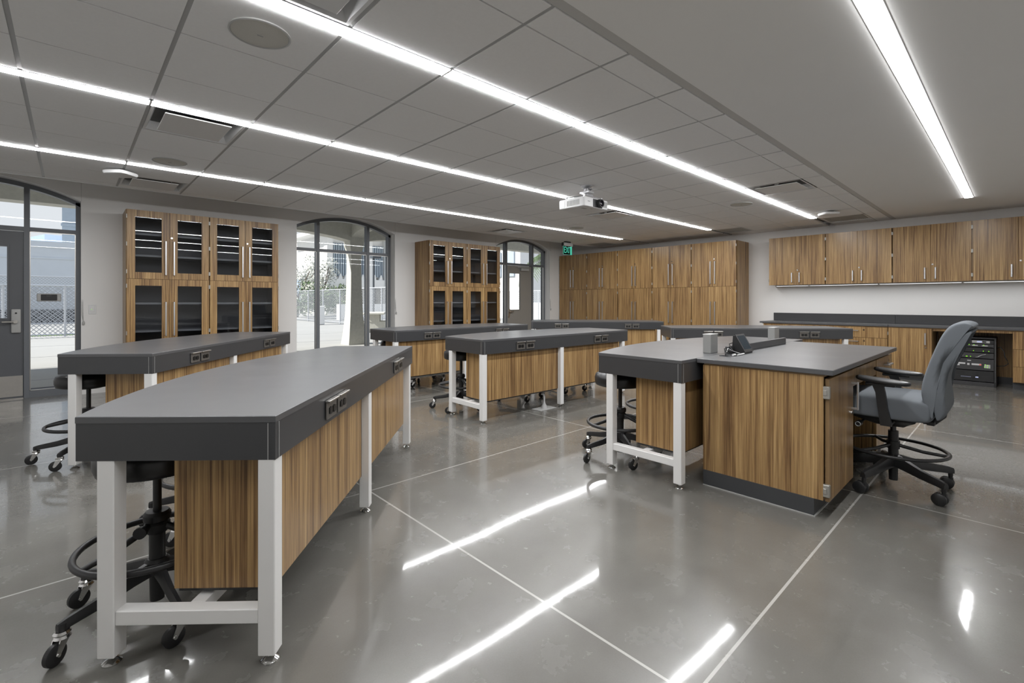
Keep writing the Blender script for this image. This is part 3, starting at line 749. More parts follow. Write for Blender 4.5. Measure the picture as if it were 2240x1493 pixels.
# ------------------------------------------------------------------ lab tables
TL_, TE, TM = 2.45, .65, .88
def arc_outline(ins=0, n=28):
    """straight edge on v=0, bowed edge at the back"""
    w = TL_/2; rise = TM-TE; Rr = (w*w+rise*rise)/(2*rise)
    pts = [(ins, ins), (TL_-ins, ins)]
    for i in range(n+1):
        u = TL_-ins-(TL_-2*ins)*i/n
        v = TE+rise-Rr+math.sqrt(Rr*Rr-(u-w)**2)
        pts.append((u, v-ins))
    return pts
def lab_table(label, loc, rz):
    t = thing('lab_table', label, 'lab table', loc, rz, 'bow-backed lab tables')
    obj('tabletop', G().prism(arc_outline(), .8085, .83, .002), RESIN, t)
    ap = G(); o1, o2 = arc_outline(.0015), arc_outline(.024); n = len(o1)
    z0, z1 = .684, .8083
    va = [[ap.bm.verts.new((x, y, z)) for x, y in o] for o, z in ((o1, z0), (o1, z1), (o2, z1), (o2, z0))]
    for k in range(4):
        a, b = va[k], va[(k+1) % 4]
        for i in range(n): ap.bm.faces.new((a[i], a[(i+1) % n], b[(i+1) % n], b[i]))
    obj('apron', ap, RESIN_SHADE, t)
    obj('apron_corner_seam', G().box(.024, .026, -.0005, .001, .685, .806).box(-.0005, .001, .024, .026, .685, .806), PLASTG, t)
    L = .056
    LEGS = [(.002, .004), (.002, .527), (1.135, .004), (2.335, .004), (2.335, .527)]
    for u, v in LEGS:
        lg = obj('leg', G().box(u, u+L, v, v+L, .032, .7, .003), STEEL_W, t)
        obj('levelling_foot', G().lathe([(0, 0), (.026, 0), (.028, .006), (.018, .014), (.008, .018), (.008, .034), (0, .034)], (u+L/2, v+L/2, 0), 20), CHROME, lg, smooth=40)
    obj('end_stretcher', G().box(.006, .054, .06, .527, .138, .187, .003), STEEL_W, t)
    obj('end_stretcher', G().box(2.339, 2.387, .06, .527, .138, .187, .003), STEEL_W, t)
    obj('long_stretcher', G().box(.054, 2.339, .265, .313, .140, .186, .003), STEEL_W, t)
    for u in (.09, 2.285): obj('end_panel', G().box(u, u+.018, .065, .39, .21, .7), WOOD, t)
    for u0, u1 in ((.09, 1.128), (1.132, 2.303)): obj('modesty_panel', G().box(u0, u1, .047, .065, .21, .7, .001), WOOD, t)
    obj('back_panel', G().box(.108, 2.285, .372, .39, .21, .7), WOOD, t)
    obj('bottom_channel', G().box(.10, 2.29, .06, .38, .196, .21), KICK, t)
    for u in (.447, .586, 1.742, 1.884):
        w, z0, z1 = .118, .703, .785
        pl = obj('outlet', G().box(u, u+w, -.008, -.0005, z0, z1, .002), PLATE, t)
        obj('outlet_hood', G().box(u-.003, u+w+.003, -.022, -.001, z1-.008, z1+.0005, .0015), STAIN, pl)
        s = G()
        for q in (.038, .080):
            s.cyl((u+q, -.010, z0+.035), .0165, .006, 'y', 20); s.box(u+q-.0165, u+q+.0165, -.0125, -.007, z0+.022, z0+.048)
        obj('socket', s, SOCK, pl)
    return t
T0 = lab_table('large charcoal-topped lab table with its white end frame filling the lower corner', (.496, 1.683, 0), R(48.5))
TABS = {'near': T0}
def T(key, loc, ang, label): TABS[key] = dup(T0, (*loc, 0), R(ang), label)
T('left', (.43, 4.28), 50.5, 'charcoal-topped lab table beside the first pair of glass cabinets and the grey door')
T('mid', (2.945, 3.585), -.8, 'charcoal-topped lab table in the middle of the room with a floor conduit under it')
T('inst', (2.848, 1.475), 0, 'charcoal-topped lab table standing against the instructor desk, carrying two grey boxes')
T('farleft', (3.025, 5.45), 1.2, 'charcoal-topped lab table in front of the tall arched window without a door')
T('far', (6.365, 6.31), -47.5, 'charcoal-topped lab table in front of the row of tall solid cabinets')
T('right', (6.236, 3.383), -47.3, 'charcoal-topped lab table beside the drawer cabinets of the wall counter')

# floor box feeding the middle table
t = thing('floor_outlet', 'grey floor outlet with a bent conduit under the middle lab table', 'floor outlet', (3.90, 3.66, 0))
obj('cover_plate', G().box(-.13, .13, -.07, .07, 0, .006, .002), PLASTG, t)
obj('conduit', G().lathe([(.035, .006), (.03, .03), (.014, .06), (.012, .075), (0, .075)], (0, 0, 0), 16).tube([(0, 0, .06), (.005, .005, .13), (.0, .03, .19), (.0, .06, .21)], .011, 8).tube([(.02, .02, .205), (.15, .02, .17), (.28, .01, .13), (.33, .0, .11)], .008, 8), WIREG, t, smooth=50)

# ------------------------------------------------------------------ stools
rnd_c = random.Random(11)
def caster(parent, a, r, chrome=True, world=139):
    M = Matrix.Rotation(a, 4, 'Z') @ Matrix.Translation((r, 0, 0))
    sw = Matrix.Rotation(R(world+rnd_c.uniform(-28, 28))-a, 4, 'Z')
    M = M @ sw
    g = G()
    if chrome:
        g.lathe([(0, .102), (.02, .102), (.025, .095), (.021, .088), (.025, .080), (0, .080)], n=18, M=M)
        for s in (-1, 1):
            yy = s*.0135
            q = [(-.018, .082), (.018, .082), (.034, .038), (.026, .028), (.016, .036)]
            g.prism(q, yy-.0015, yy+.0015, M=M @ Matrix.Rotation(PI/2, 4, 'X'))
        g.cyl((.025, 0, .036), .006, .036, 'y', 10, M=M)
        c = obj('caster', g, CHROME, parent, smooth=40)
        obj('wheel', G().lathe([(0, -.0105), (.028, -.0105), (.0355, -.007), (.036, 0), (.0355, .007), (.028, .0105), (0, .0105)], n=28, M=M @ Matrix.Translation((.025, 0, .036)) @ Matrix.Rotation(PI/2, 4, 'X')), BLACKP, c, smooth=40)
    else:
        g.cyl((0, 0, .088), .011, .05, 'z', 12, M=M); g.box(-.014, .034, -.007, .007, .035, .076, .003, M=M)
        c = obj('caster', g, BLACKP, parent, smooth=40)
        w = G()
        for s in (-1, 1):
            w.lathe([(0, -.010), (.028, -.010), (.036, -.006), (.0375, 0), (.0365, .008), (.027, .014), (0, .016)], n=28, M=M @ Matrix.Translation((.018, s*.016, .0375)) @ Matrix.Rotation(PI/2*(-1 if s > 0 else 1), 4, 'X'))
        obj('wheel', w, BLACKP, c, smooth=40)
def star_base(parent, r, z_hub, z_tip, mat_, w0=.035, w1=.021, h0=.06, h1=.035):
    g = G()
    g.lathe([(0, z_hub-.13), (.024, z_hub-.13), (.026, z_hub-.03), (.04, z_hub-.02), (.042, z_hub+.025), (.032, z_hub+.035), (0, z_hub+.035)], n=24)
    for k in range(5):
        a = k*2*PI/5; M = Matrix.Rotation(a, 4, 'Z'); secs = []
        for u, zc, w, h in ((.02, z_hub+.0, w0, h0), (.09, z_hub-.012, w0*.85, h0*.85), (r*.6, z_tip+.5*(z_hub-z_tip)-.01, w1*1.15, h1*1.2), (r-.012, z_tip, w1, h1), (r+.014, z_tip-.004, w1*.9, h1*.8)):
            secs.append([tuple(M @ Vector((u, sx*w/2*kx, zc+sz*h/2*kz))) for sx, sz, kx, kz in ((-1, -1, 1, .8), (1, -1, 1, .8), (1, .3, 1, 1), (.55, 1, 1, 1), (-.55, 1, 1, 1), (-1, .3, 1, 1))])
        g.loft(secs)
        g.cyl((r, 0, z_tip-.015), .0125, .045, 'z', 12, M=M)
    obj('star_base', g, mat_, parent, smooth=35)
def stool(label, loc, rz):
    t = thing('lab_stool', label, 'stool', loc, rz, 'round black lab stools')
    seat = G(); seat.lathe([(0, .555), (.17, .555), (.188, .562), (.196, .585), (.197, .615), (.188, .642), (.165, .655), (.10, .664), (0, .666)], n=48)
    obj('seat', seat, VINYL, t, smooth=50)
    obj('seat_plate', G().cyl((0, 0, .547), .09, .016, 'z', 24), BLACKM, t)
    obj('column', G().cyl((0, 0, .40), .0145, .30, 'z', 20).cyl((0, 0, .25), .027, .16, 'z', 20), BLACKM, t, smooth=40)
    h = G(); h.lathe([(0, .30), (.034, .30), (.042, .312), (.043, .335), (.036, .342), (.045, .35), (.046, .372), (.038, .384), (0, .384)], n=28)
    h.cyl((-.055, .02, .335), .012, .05, 'x', 12); h.cyl((-.085, .02, .335), .022, .014, 'x', 16)
    obj('height_collar', h, BLACKP, t, smooth=35)
    r = G(); r.torus((0, 0, .265), .248, .0115, 56, 10, 1.1)
    for k in range(3):
        a = R(20+120*k); r.tube([(.035*math.cos(a), .035*math.sin(a), .325), (.14*math.cos(a), .14*math.sin(a), .285), (.245*math.cos(a), .245*math.sin(a), .265)], [.014, .012, .010], 10)
    obj('foot_ring', r, BLACKM, t, smooth=50)
    star_base(t, .30, .165, .118, BLACKM)
    for k in range(5): caster(t, k*2*PI/5, .30)
    return t
ST0 = stool('round black stool beneath the end frame of the largest-looking lab table', (.25, 2.33, 0), R(61))
def tl(key, u, v):
    o = TABS[key]; c = o.rotation_euler.z; x, y = o.location.x, o.location.y
    return (x+u*math.cos(c)-v*math.sin(c), y+u*math.sin(c)+v*math.cos(c), 0)
SL = [((.59, 3.06, 0), 10, 'round black stool mostly hidden behind the wood panel of the largest-looking lab table'),
      ((.10, 4.92, 0), 22, 'round black stool at the bare end of the lab table by the grey door'),
      ((3.14, 2.135, 0), 20, 'round black stool at the bare end of the lab table against the instructor desk'),
      ((3.90, 2.28, 0), 40, 'round black stool behind the wood panel of the lab table against the instructor desk'),
      ((3.24, 4.33, 0), -5, 'round black stool at the bare end of the middle lab table'),
      ((4.12, 4.30, 0), 33, 'round black stool behind the panel of the middle lab table, second from its bare end'),
      ((4.95, 4.27, 0), 12, 'round black stool behind the middle lab table panel, end away from its bare frame'),
      (tl('farleft', .35, .60), 15, 'round black stool at the bare end of the lab table by the tall arched window'),
      (tl('farleft', 1.05, .66), 50, 'round black stool behind the panel of the table by the arched window'),
      (tl('right', .32, .60), 30, 'round black stool at the bare end of the lab table beside the drawer cabinets')]
for loc, a, l in SL: dup(ST0, loc, R(a), l)

# ------------------------------------------------------------------ instructor desk
t = thing('instructor_desk', 'wooden instructor desk with a charcoal top, drawers and knee space', 'desk', (0, 0, 0))
obj('desktop', G().box(3.045, 4.985, .70, 1.4725, .80, .83, .003), RESIN, t)
obj('end_panel', G().box(3.062, 3.082, .752, 1.435, .1, .79), WOOD, t)
obj('top_rail', G().box(3.066, 4.95, .745, 1.43, .79, .80), WEDGE, t)
obj('carcass', G().box(3.082, 3.63, 1.20, 1.42, .1, .79).box(3.618, 3.636, .752, 1.42, .1, .79).box(3.636, 4.34, 1.40, 1.42, .1, .79).box(4.34, 4.94, .752, 1.42, .1, .79).box(3.082, 3.618, .752, 1.2, .1, .118), WOOD, t)
for q in ((3.056, 3.64, 1.432), (4.36, 4.92, 1.42)): obj('kick_base', G().box(q[0], q[1], .795, q[2], 0, .1), KICK, t)
obj('edge_strip', G().box(3.052, 3.06, .794, 1.432, 0, .006).box(3.052, 3.64, .788, .796, 0, .006), PLASTG, t)
dr = obj('door', G().box(3.088, 3.632, .728, .748, .092, .776, .001), WOOD, t)
obj('edge_band', G().box(3.086, 3.0885, .728, .748, .092, .776), WEDGE, dr)
for z in (.70, .155):
    obj('hinge', G().box(3.062, 3.09, .722, .756, z-.035, z+.035, .004).box(3.056, 3.063, .734, .752, z-.016, z+.016, .003), HINGE, dr)
hb = G(); hb.box(3.585, 3.597, .690, .70, .53, .705, .0015); hb.box(3.586, 3.596, .70, .728, .532, .544); hb.box(3.586, 3.596, .70, .728, .691, .703)
obj('handle', hb, NICKEL, dr)
obj('lock', G().cyl((3.583, .726, .51), .0115, .008, 'y', 18), CHROME, dr)
obj('apron_panel', G().box(3.638, 4.338, .73, .748, .668, .776, .001), WOOD, t)
for z0, z1 in ((.62, .776), (.365, .616), (.105, .361)):
    d = obj('drawer', G().box(4.344, 4.938, .728, .748, z0, z1, .001), WOOD, t)
    obj('handle', G().box(4.60, 4.76, .69, .70, z1-.065, z1-.052, .0015).box(4.604, 4.616, .70, .728, z1-.064, z1-.053).box(4.744, 4.756, .70, .728, z1-.064, z1-.053), NICKEL, d)
    obj('lock', G().cyl((4.80, .726, z1-.04), .0115, .008, 'y', 18), CHROME, d)
obj('cable_ledge', G().box(3.45, 4.665, 1.43, 1.455, .83, .884, .003), RESIN_SHADE, t)
obj('grommet', G().torus((3.31, 1.40, .831), .03, .004, 28, 8), BLACKP, t, smooth=50)

def tower(x, label):
    t = thing('power_box', label, 'power box', (x, 1.53, .83), 0, 'grey power boxes on the lab table')
    obj('casing', G().box(0, .115, 0, .06, 0, .136, .004, seg=2), TOWER, t)
    obj('lid', G().box(-.002, .117, -.002, .062, .134, .139, .002), PLASTG, t)
tower(3.387, 'grey metal power box beside the small touch panel')
tower(4.69, 'grey metal power box at the end of the cable ledge away from the touch panel')
t = thing('touch_panel', 'small black wedge-shaped touch panel standing on the instructor desk', 'touch panel', (3.53, 1.352, .83))
pr = [(0, 0), (.085, 0), (.088, .006), (.080, .128), (.066, .128), (.0, .012)]
obj('casing', G().prism([(y, z) for y, z in pr], 0, .15, M=Matrix(((0, 0, 1, 0), (1, 0, 0, 0), (0, 1, 0, 0), (0, 0, 0, 1)))), BLACKP, t)
n_ = Vector((0, -.116, .066)).normalized()
def onface(u, v, o):   # u along x, v up the slope
    p = Vector((u, 0, .012))+Vector((0, .066, .116))*v+n_*o; return tuple(p)
obj('bezel', G().loft([[onface(-.004, -.02, .001), onface(.154, -.02, .001), onface(.154, 1.05, .001), onface(-.004, 1.05, .001)], [onface(-.004, -.02, .007), onface(.154, -.02, .007), onface(.154, 1.05, .007), onface(-.004, 1.05, .007)]]), BLACKP, t)
obj('screen', G().quad(onface(.012, .14, .0074), onface(.138, .14, .0074), onface(.138, .95, .0074), onface(.012, .95, .0074)), SCREEN, t)
obj('cable', G().tube([(.01, .085, .075), (-.04, .09, .07), (-.06, .07, .04), (-.05, .05, .012), (-.03, .04, .005)], .0035, 8), WIREB, t, smooth=60)
t = thing('cable_bundle', 'bundle of black cables with white connector tips beside the touch panel', 'cables', (3.31, 1.395, .83))
cb = G()
rnd = random.Random(3)
for k in range(6):
    a0, a1 = rnd.uniform(-.01, .01), rnd.uniform(-.03, .03)
    cb.tube([(a0, .0, .0), (.01, .0+a0, .02+.006*k), (.06, .01+a1*.5, .026+.004*k), (.13, a1-.01, .014), (.19, -.02+a1, .006)], .0032, 7)
obj('black_cables', cb, WIREB, t, smooth=60)
obj('connectors', G().cyl((.035, -.045, .009), .007, .04, 'x', 12).cyl((.12, -.055, .006), .004, .10, 'x', 10).cyl((.17, -.05, .006), .005, .05, 'x', 10), PLASTW, t, smooth=40)
obj('silver_cable', G().tube([(0, -.01, 0), (.0, -.01, .03), (.03, -.005, .05), (.08, -.02, .03), (.15, -.045, .007)], .003, 7), NICKEL, t, smooth=60)

# ------------------------------------------------------------------ drafting chair
def drafting_chair():
    t = thing('drafting_chair', 'grey upholstered swivel chair with armrests and footring at the instructor desk', 'office chair', (3.96, .575, 0), 0)
    def rsec(x, w, y0, y1, z0, z1):
        return [(x, y, z) for y, z in ((y0, z0+.02), (y0+.02, z0), (y1-.03, z0), (y1, z0+.03), (y1, z1-.03), (y1-.03, z1-.004), ((y0+y1)/2, z1), (y0+.03, z1+.002), (y0, z1-.02))]
    g = G(); secs = []
    for x, k in ((-.258, .6), (-.256, .85), (-.245, .97), (-.20, 1.03), (0, 1.04), (.20, 1.03), (.245, .97), (.256, .85), (.258, .6)):
        cy, cz = .03, .542; secs.append([(x, cy+(y-cy)*(.6+.4*k), cz+(z-cz)*k) for _, y, z in rsec(0, 0, -.215, .28, .472, .612)])
    g.loft(secs)
    s = obj('seat', g, FABRIC, t, smooth=60); m = s.modifiers.new('s', 'SUBSURF'); m.levels = m.render_levels = 2
    obj('seat_piping', G().tube([(-.247, .25, .572), (-.249, .05, .574), (-.247, -.19, .572)], .004, 6), FABRIC2, s)
    front = [(-.205, .513), (-.172, .60), (-.160, .68), (-.185, .794), (-.232, .946), (-.268, 1.036), (-.306, 1.079), (-.35, 1.089), (-.385, 1.075), (-.394, 1.058), (-.37, 1.044), (-.311, 1.005), (-.262, .92), (-.232, .83), (-.204, .68), (-.215, .58), (-.228, .51)]
    rear = [(-.230, .51), (-.217, .58), (-.206, .68), (-.234, .83), (-.264, .92), (-.313, 1.003), (-.372, 1.042), (-.391, 1.04), (-.385, 1.024), (-.35, 1.01), (-.333, .953), (-.289, .836), (-.264, .741), (-.264, .68), (-.281, .576), (-.27, .53), (-.245, .505)]
    for nm, prof, mt in (('back_cushion', front, FABRIC), ('back_shell', rear, FABRIC2)):
        n = len(prof)
        # spine point for tapering
        g = G(); secs = []
        mid = [((prof[i][0]+prof[-1-i][0])/2, (prof[i][1]+prof[-1-i][1])/2) for i in range(n)]
        for x, k in ((-.247, .35), (-.245, .75), (-.237, .98), (-.205, 1.12), (-.1, 1.12), (0, 1.12), (.1, 1.12), (.205, 1.12), (.237, .98), (.245, .75), (.247, .35)):
            secs.append([(x, m_[0]+(p[0]-m_[0])*k, m_[1]+(p[1]-m_[1])*k) for p, m_ in zip(prof, mid)])
        g.loft(secs)
        o = obj(nm, g, mt, t, smooth=60); m = o.modifiers.new('s', 'SUBSURF'); m.levels = m.render_levels = 2
    for s in (-1, 1):
        a = G(); x = s*.272; secs = []
        for y, z, w, h in ((.06, .70, .05, .02), (.035, .685, .045, .03), (.022, .64, .04, .028), (.012, .55, .04, .026), (-.002, .47, .046, .03), (-.005, .44, .046, .03)):
            secs.append([(x-h/2, y-w/2-.005, z), (x+h/2, y-w/2-.005, z), (x+h/2, y+w/2+.005, z), (x-h/2, y+w/2+.005, z)])
        a.loft(secs); a.box(x-.014, x+.014, -.05, .10, .682, .70, .004)
        a.box(min(x, s*.05), max(x, s*.05), -.03, .025, .438, .458, .004)
        ar = obj('armrest', a, BLACKP, t)
        p = G(); secs = []
        for y, w, z0, z1 in ((-.125, .04, .702, .716), (-.112, .075, .692, .724), (-.03, .095, .69, .731), (.06, .098, .694, .737), (.135, .08, .708, .742), (.15, .045, .718, .738)):
            secs.append([(x-w/2, y, (z0+z1)/2), (x-w*.42, y, z0), (x+w*.42, y, z0), (x+w/2, y, (z0+z1)/2), (x+w*.4, y, z1), (x-w*.4, y, z1)])
        p.loft(secs); o = obj('arm_pad', p, VINYL, ar, smooth=50); m = o.modifiers.new('s', 'SUBSURF'); m.levels = m.render_levels = 2
    g = G(); secs = []
    for z, hx, y0, y1 in ((.475, .20, -.14, .22), (.455, .17, -.13, .19), (.425, .10, -.09, .14), (.40, .06, -.06, .08)):
        secs.append([(-hx, y0, z), (hx, y0, z), (hx, y1, z), (-hx, y1, z)])
    g.loft(secs); g.box(-.04, .04, -.20, -.05, .445, .458, .003); g.box(-.05, .05, -.21, -.17, .435, .46, .004)
    obj('seat_mechanism', g, BLACKP, t)
    obj('back_bracket', G().tube([(0, -.15, .45), (0, -.2, .452), (0, -.245, .50), (0, -.25, .53)], [.02, .02, .018, .016], 10), BLACKM, t, smooth=40)
    lv = obj('tilt_lever', G().cyl((-.20, .148, .415), .018, .05, 'x', 18).tube([(-.08, .13, .43), (-.18, .148, .416)], .007, 8), BLACKP, t, smooth=40)
    obj('lever_ring', G().torus((0, 0, 0), .0135, .003, 24, 8, M=Matrix.Translation((-.226, .148, .415)) @ Matrix.Rotation(PI/2, 4, 'Y')), NICKEL, lv, smooth=40)
    obj('column', G().cyl((0, 0, .36), .016, .12, 'z', 20).cyl((0, 0, .26), .028, .2, 'z', 24), BLACKM, t, smooth=40)
    r = G(); r.torus((0, 0, .25), .272, .013, 60, 10, .8)
    for k in range(3):
        a = R(30+120*k); r.tube([(.028*math.cos(a), .028*math.sin(a), .27), (.15*math.cos(a), .15*math.sin(a), .252), (.27*math.cos(a), .27*math.sin(a), .25)], [.012, .011, .010], 8)
    r.cyl((0, 0, .27), .036, .05, 'z', 24)
    obj('foot_ring', r, BLACKP, t, smooth=50)
    b = bpy.data.objects.new('tmp', None)
    star_base(t, .325, .168, .122, BLACKP, .06, .034, .08, .044)
    for k in range(5): caster(t, k*2*PI/5, .325, False, 55)
    # turn base arms: rotate star and casters
    for c in t.children:
        if c.name.startswith(('star_base', 'caster')): c.rotation_euler = (0, 0, R(18))
    return t
drafting_chair()

# ------------------------------------------------------------------ outdoors
struct('ground', G().box(-80, 140, YF+.12, 160, -.2, -.015), PAVE)
j = G()
for y in (10.4, 12.2, 14.6, 18.): j.box(-12, 30, y-.012, y+.012, -.016, -.0135)
struct('paving_joints', j, KICK)
m_ = obj('door_mat', G().box(-1.3, .0, YF+.25, YF+.95, -.015, -.004), mat('mat_grey', (.09, .09, .1), .9)); tag(m_, 'dark door mat outside the grey door', 'door mat')
lw = G(); lw.box(-3.4, .9, 23.2, 24.4, -.02, -.008); tag(obj('lawn_strip', lw, GRASS), 'small strip of green lawn behind the chain-link fence', 'lawn'); 
# porch: columns and arched beams
def arch_beam(x0, x1, y0, y1, zs, rise, ztop, axis='x', n=20):
    g = G()
    for i in range(n):
        a, b = i/n, (i+1)/n
        za, zb = [zs+rise*(1-abs(2*t_-1)**6) for t_ in (a, b)]
        u0, u1 = x0+(x1-x0)*a, x0+(x1-x0)*b
        for_pts = [(u0, za), (u1, zb), (u1, ztop), (u0, ztop)]
        if axis == 'x': A = [(u, y0, z) for u, z in for_pts]; B = [(u, y1, z) for u, z in for_pts]
        else: A = [(y0, u, z) for u, z in for_pts]; B = [(y1, u, z) for u, z in for_pts]
        A = [g.bm.verts.new(p) for p in A]; B = [g.bm.verts.new(p) for p in B]
        g.bm.faces.new(A); g.bm.faces.new(B[::-1]); g.bm.faces.new((A[0], A[1], B[1], B[0])); g.bm.faces.new((A[2], A[3], B[3], B[2]))
    return g
p = thing('porch', 'pale concrete porch with arched beams and tapered columns outside the windows', 'porch', (0, 0, 0))
CX = [-.6-5.2, 5.9, 17.4]
for cx in CX:
    c = G(); secs = []
    for z, w in ((-.02, .27), (.25, .235), (.8, .185), (1.6, .158), (2.35, .15), (2.6, .16), (2.75, .2), (2.92, .205)):
        secs.append([(cx-w, 12.95-w, z), (cx+w, 12.95-w, z), (cx+w, 12.95+w, z), (cx-w, 12.95+w, z)])
    c.loft(secs); obj('column', c, CONC, p)
for a, b in zip(CX, CX[1:]): obj('arched_beam', arch_beam(a, b, 12.75, 13.15, 2.86, .23, 3.7), CONC, p)
for cx in CX: obj('cross_beam', arch_beam(8.7, 12.95, cx-.17, cx+.17, 2.86, .3, 3.7, 'y'), CONC, p)
obj('soffit', G().box(-12, 24, 8.72, 13.3, 3.7, 3.85), CONC, p)
# fences
def fence(p0, p1, hgt, npost, label, gate=False):
    L = math.hypot(p1[0]-p0[0], p1[1]-p0[1]); a = math.atan2(p1[1]-p0[1], p1[0]-p0[0])
    t = thing('chain_link_fence', label, 'fence', (p0[0], p0[1], 0), a)
    for i in range(npost):
        x = L*i/(npost-1); obj('post', G().cyl((x, 0, hgt/2), .035, hgt, 'z', 10), FENCEM, t)
    obj('rail', G().cyl((L/2, 0, hgt-.02), .025, L, 'x', 8).cyl((L/2, 0, .08), .02, L, 'x', 8), FENCEM, t)
    obj('mesh', G().quad((0, .02, .02), (L, .02, .02), (L, .02, hgt), (0, .02, hgt)), CHAINM, t)
fence((-4.5, 22.3), (4.2, 22.3), 1.75, 7, 'low chain-link gate section outside the window with the grey door')
fence((-7, 33), (6, 33), 2.45, 6, 'taller chain-link fence in front of the grey block building')
fence((10.5, 34), (10.5, 15.5), 1.85, 9, 'chain-link fence seen through the tall arched window without a door')
fence((20.5, 12), (20.5, 30), 1.85, 8, 'chain-link fence seen through the window with the taupe door')
# grey block building
b = thing('block_building', 'low grey block building behind the fences, seen past the grey door', 'building', (0, 38, 0))
obj('wall', G().box(-16, 5, 0, 6, 0, 4.3), GREYB, b)
obj('parapet', G().box(-16, 5, -.08, 6, 4.3, 4.62).box(-16, 5, -.04, 0, 3.62, 3.7), GREYB, b)
obj('upper_block', G().box(-.4, 5, 1.5, 6, 4.62, 7.2).box(-.45, 5, 1.4, 1.6, 5.75, 5.9), BLUEP, b)
obj('dark_base', G().box(-16, 5, -.12, 0, 0, .72), mat('dark_base_wall', (.05, .052, .056), .8), b)
e = obj('lettering', text_mesh('SDMO', .34, TEXTW, depth=.01), None, b); e.location = (-1.75, -.06, 1.78); e.rotation_euler = (PI/2, 0, 0)
# white building with ribbed panels
b = thing('white_building', 'white two-storey building with blue-grey ribbed panels seen through the arched window', 'building', (0, 0, 0))
YB2 = 44.
obj('upper_wall', G().box(17.4, 60, YB2+.3, YB2+8, 3.5, 7.4), WHITEB, b)
obj('roof_slab', G().box(16.2, 60, YB2-1.6, YB2+8, 7.4, 7.75), WHITEB, b)
for x0, x1 in ((17.3, 17.85), (21.2, 21.8), (23.2, 24.3), (28.4, 29.2)): obj('pier', G().box(x0, x1, YB2-.35, YB2+.4, 0, 7.4), WHITEB, b)
for x0, x1 in ((17.85, 21.2), (21.8, 23.2), (24.3, 28.4), (29.2, 36)):
    r = G(); n = max(3, int((x1-x0)/.22))
    for i in range(n): x = x0+(x1-x0)*i/n; r.box(x, x+.13, YB2+.05, YB2+.3, 3.6, 6.7)
    r.box(x0, x1, YB2+.2, YB2+.3, 3.6, 6.7); obj('ribbed_panel', r, BLUEP, b)
    r = G(); r.box(x0, x1, YB2-.2, YB2+.3, 2.45, 3.3)
    n = max(2, int((x1-x0)/.55))
    for i in range(n): x = x0+(x1-x0)*(i+.5)/n; r.prism([(x-.2, 3.3), (x+.2, 3.3), (x+.08, 3.8), (x-.02, 3.8)], -.3, .08, M=Matrix.Translation((0, YB2, 0)) @ Matrix.Rotation(PI/2, 4, 'X'))
    obj('balcony_band', r, WHITEB, b)
obj('ground_wall', G().box(17.85, 60, YB2+2.5, YB2+8, 0, 3.5), CONC, b)
obj('doorway', G().box(22.6, 23.6, YB2+2.44, YB2+2.52, 0, 2.5), DARK, b)
# second white building filling the view past the taupe door
b = thing('white_house', 'white building with pale panels beyond the taupe door', 'building', (0, 0, 0))
obj('wall', G().box(26, 40, 27, 40, 0, 6.5).box(24, 26, 16, 18, 0, 5), WHITEB, b)
r = G()
for i in range(7): r.box(25.86, 26.0, 27.6+i*1.6, 28.5+i*1.6, 3.2, 5.2)
obj('window_panel', r, BLUEP, b)
obj('low_wall', G().box(22.5, 22.9, 12, 30, 0, 1.1), WHITEB, b)
tag(obj('garden_wall', G().box(12.5, 19, 29.5, 30., 0, 1.0), WHITEB), 'low white garden wall behind the chain-link fence', 'wall')
def picnic(x, y, rz, label):
    t = thing('concrete_picnic_table', label, 'picnic table', (x, y, 0), rz, 'concrete picnic tables')
    obj('tabletop', G().box(-.9, .9, -.4, .4, .68, .76, .02), CONC, t)
    for s in (-1, 1):
        obj('bench', G().box(-.9, .9, s*.7-.17, s*.7+.17, .4, .47, .015), CONC, t)
        obj('leg', G().box(s*.6-.08, s*.6+.08, -.72, .72, .0, .4).box(s*.6-.1, s*.6+.1, -.2, .2, .4, .68), CONC, t)
picnic(9.0, 17.8, R(60), 'pale concrete picnic table beside the porch column, partly hidden by it')
picnic(10.0, 15.2, R(60), 'pale concrete picnic table seen past the window mullion, next to the fence')
tag(obj('utility_box', G().box(9.2, 9.55, 24.4, 24.75, 0, .95, .02), WHITEB), 'white utility post in front of the fence', 'utility box')
tag(obj('lamp_post', G().cyl((13.7, 27.3, 1.95), .06, 3.9, 'z', 10).box(13.55, 14.1, 27.1, 27.5, 3.85, 4.15), mat('dark_bronze', (.06, .07, .08), .5)), 'dark lamp post behind the fence beside the porch column', 'lamp post')
# planting
def tree(name, x, y, h, r, m, n, label, cat, tr=.09, seed=1, z0=.3, leaf=.12):
    rn = random.Random(seed); t = thing(name, label, cat, (x, y, 0))
    g = G()
    for k in range(4):
        a = k*1.7; g.tube([(0, 0, 0), (.1*math.cos(a), .1*math.sin(a), h*.35), (r*.5*math.cos(a), r*.5*math.sin(a), h*.75)], [tr, tr*.7, tr*.3], 6)
    obj('trunk', g, BARK, t)
    f = G()
    blobs = [(rn.uniform(-r, r)*.6, rn.uniform(-r, r)*.6, rn.uniform(z0+r*.3, h-r*.4)) for _ in range(16)]
    for i in range(n):
        c = rn.choice(blobs); v = Vector((rn.gauss(0, 1), rn.gauss(0, 1), rn.gauss(0, 1))).normalized()*r*.45*rn.random()**.4
        p_ = Vector(c)+v; a = Vector((rn.gauss(0, 1), rn.gauss(0, 1), rn.gauss(0, 1))).normalized(); b_ = a.orthogonal().normalized(); s = leaf*rn.uniform(.5, 1.2)
        f.quad(p_-a*s, p_-b_*s*.5, p_+a*s, p_+b_*s*.5)
    obj('foliage', f, m, t)
tree('blossom_tree', 12.6, 37.5, 4.6, 2.6, BLOSSOM, 2600, 'pale blossoming tree behind the fence, at the window jamb', 'tree', seed=2)
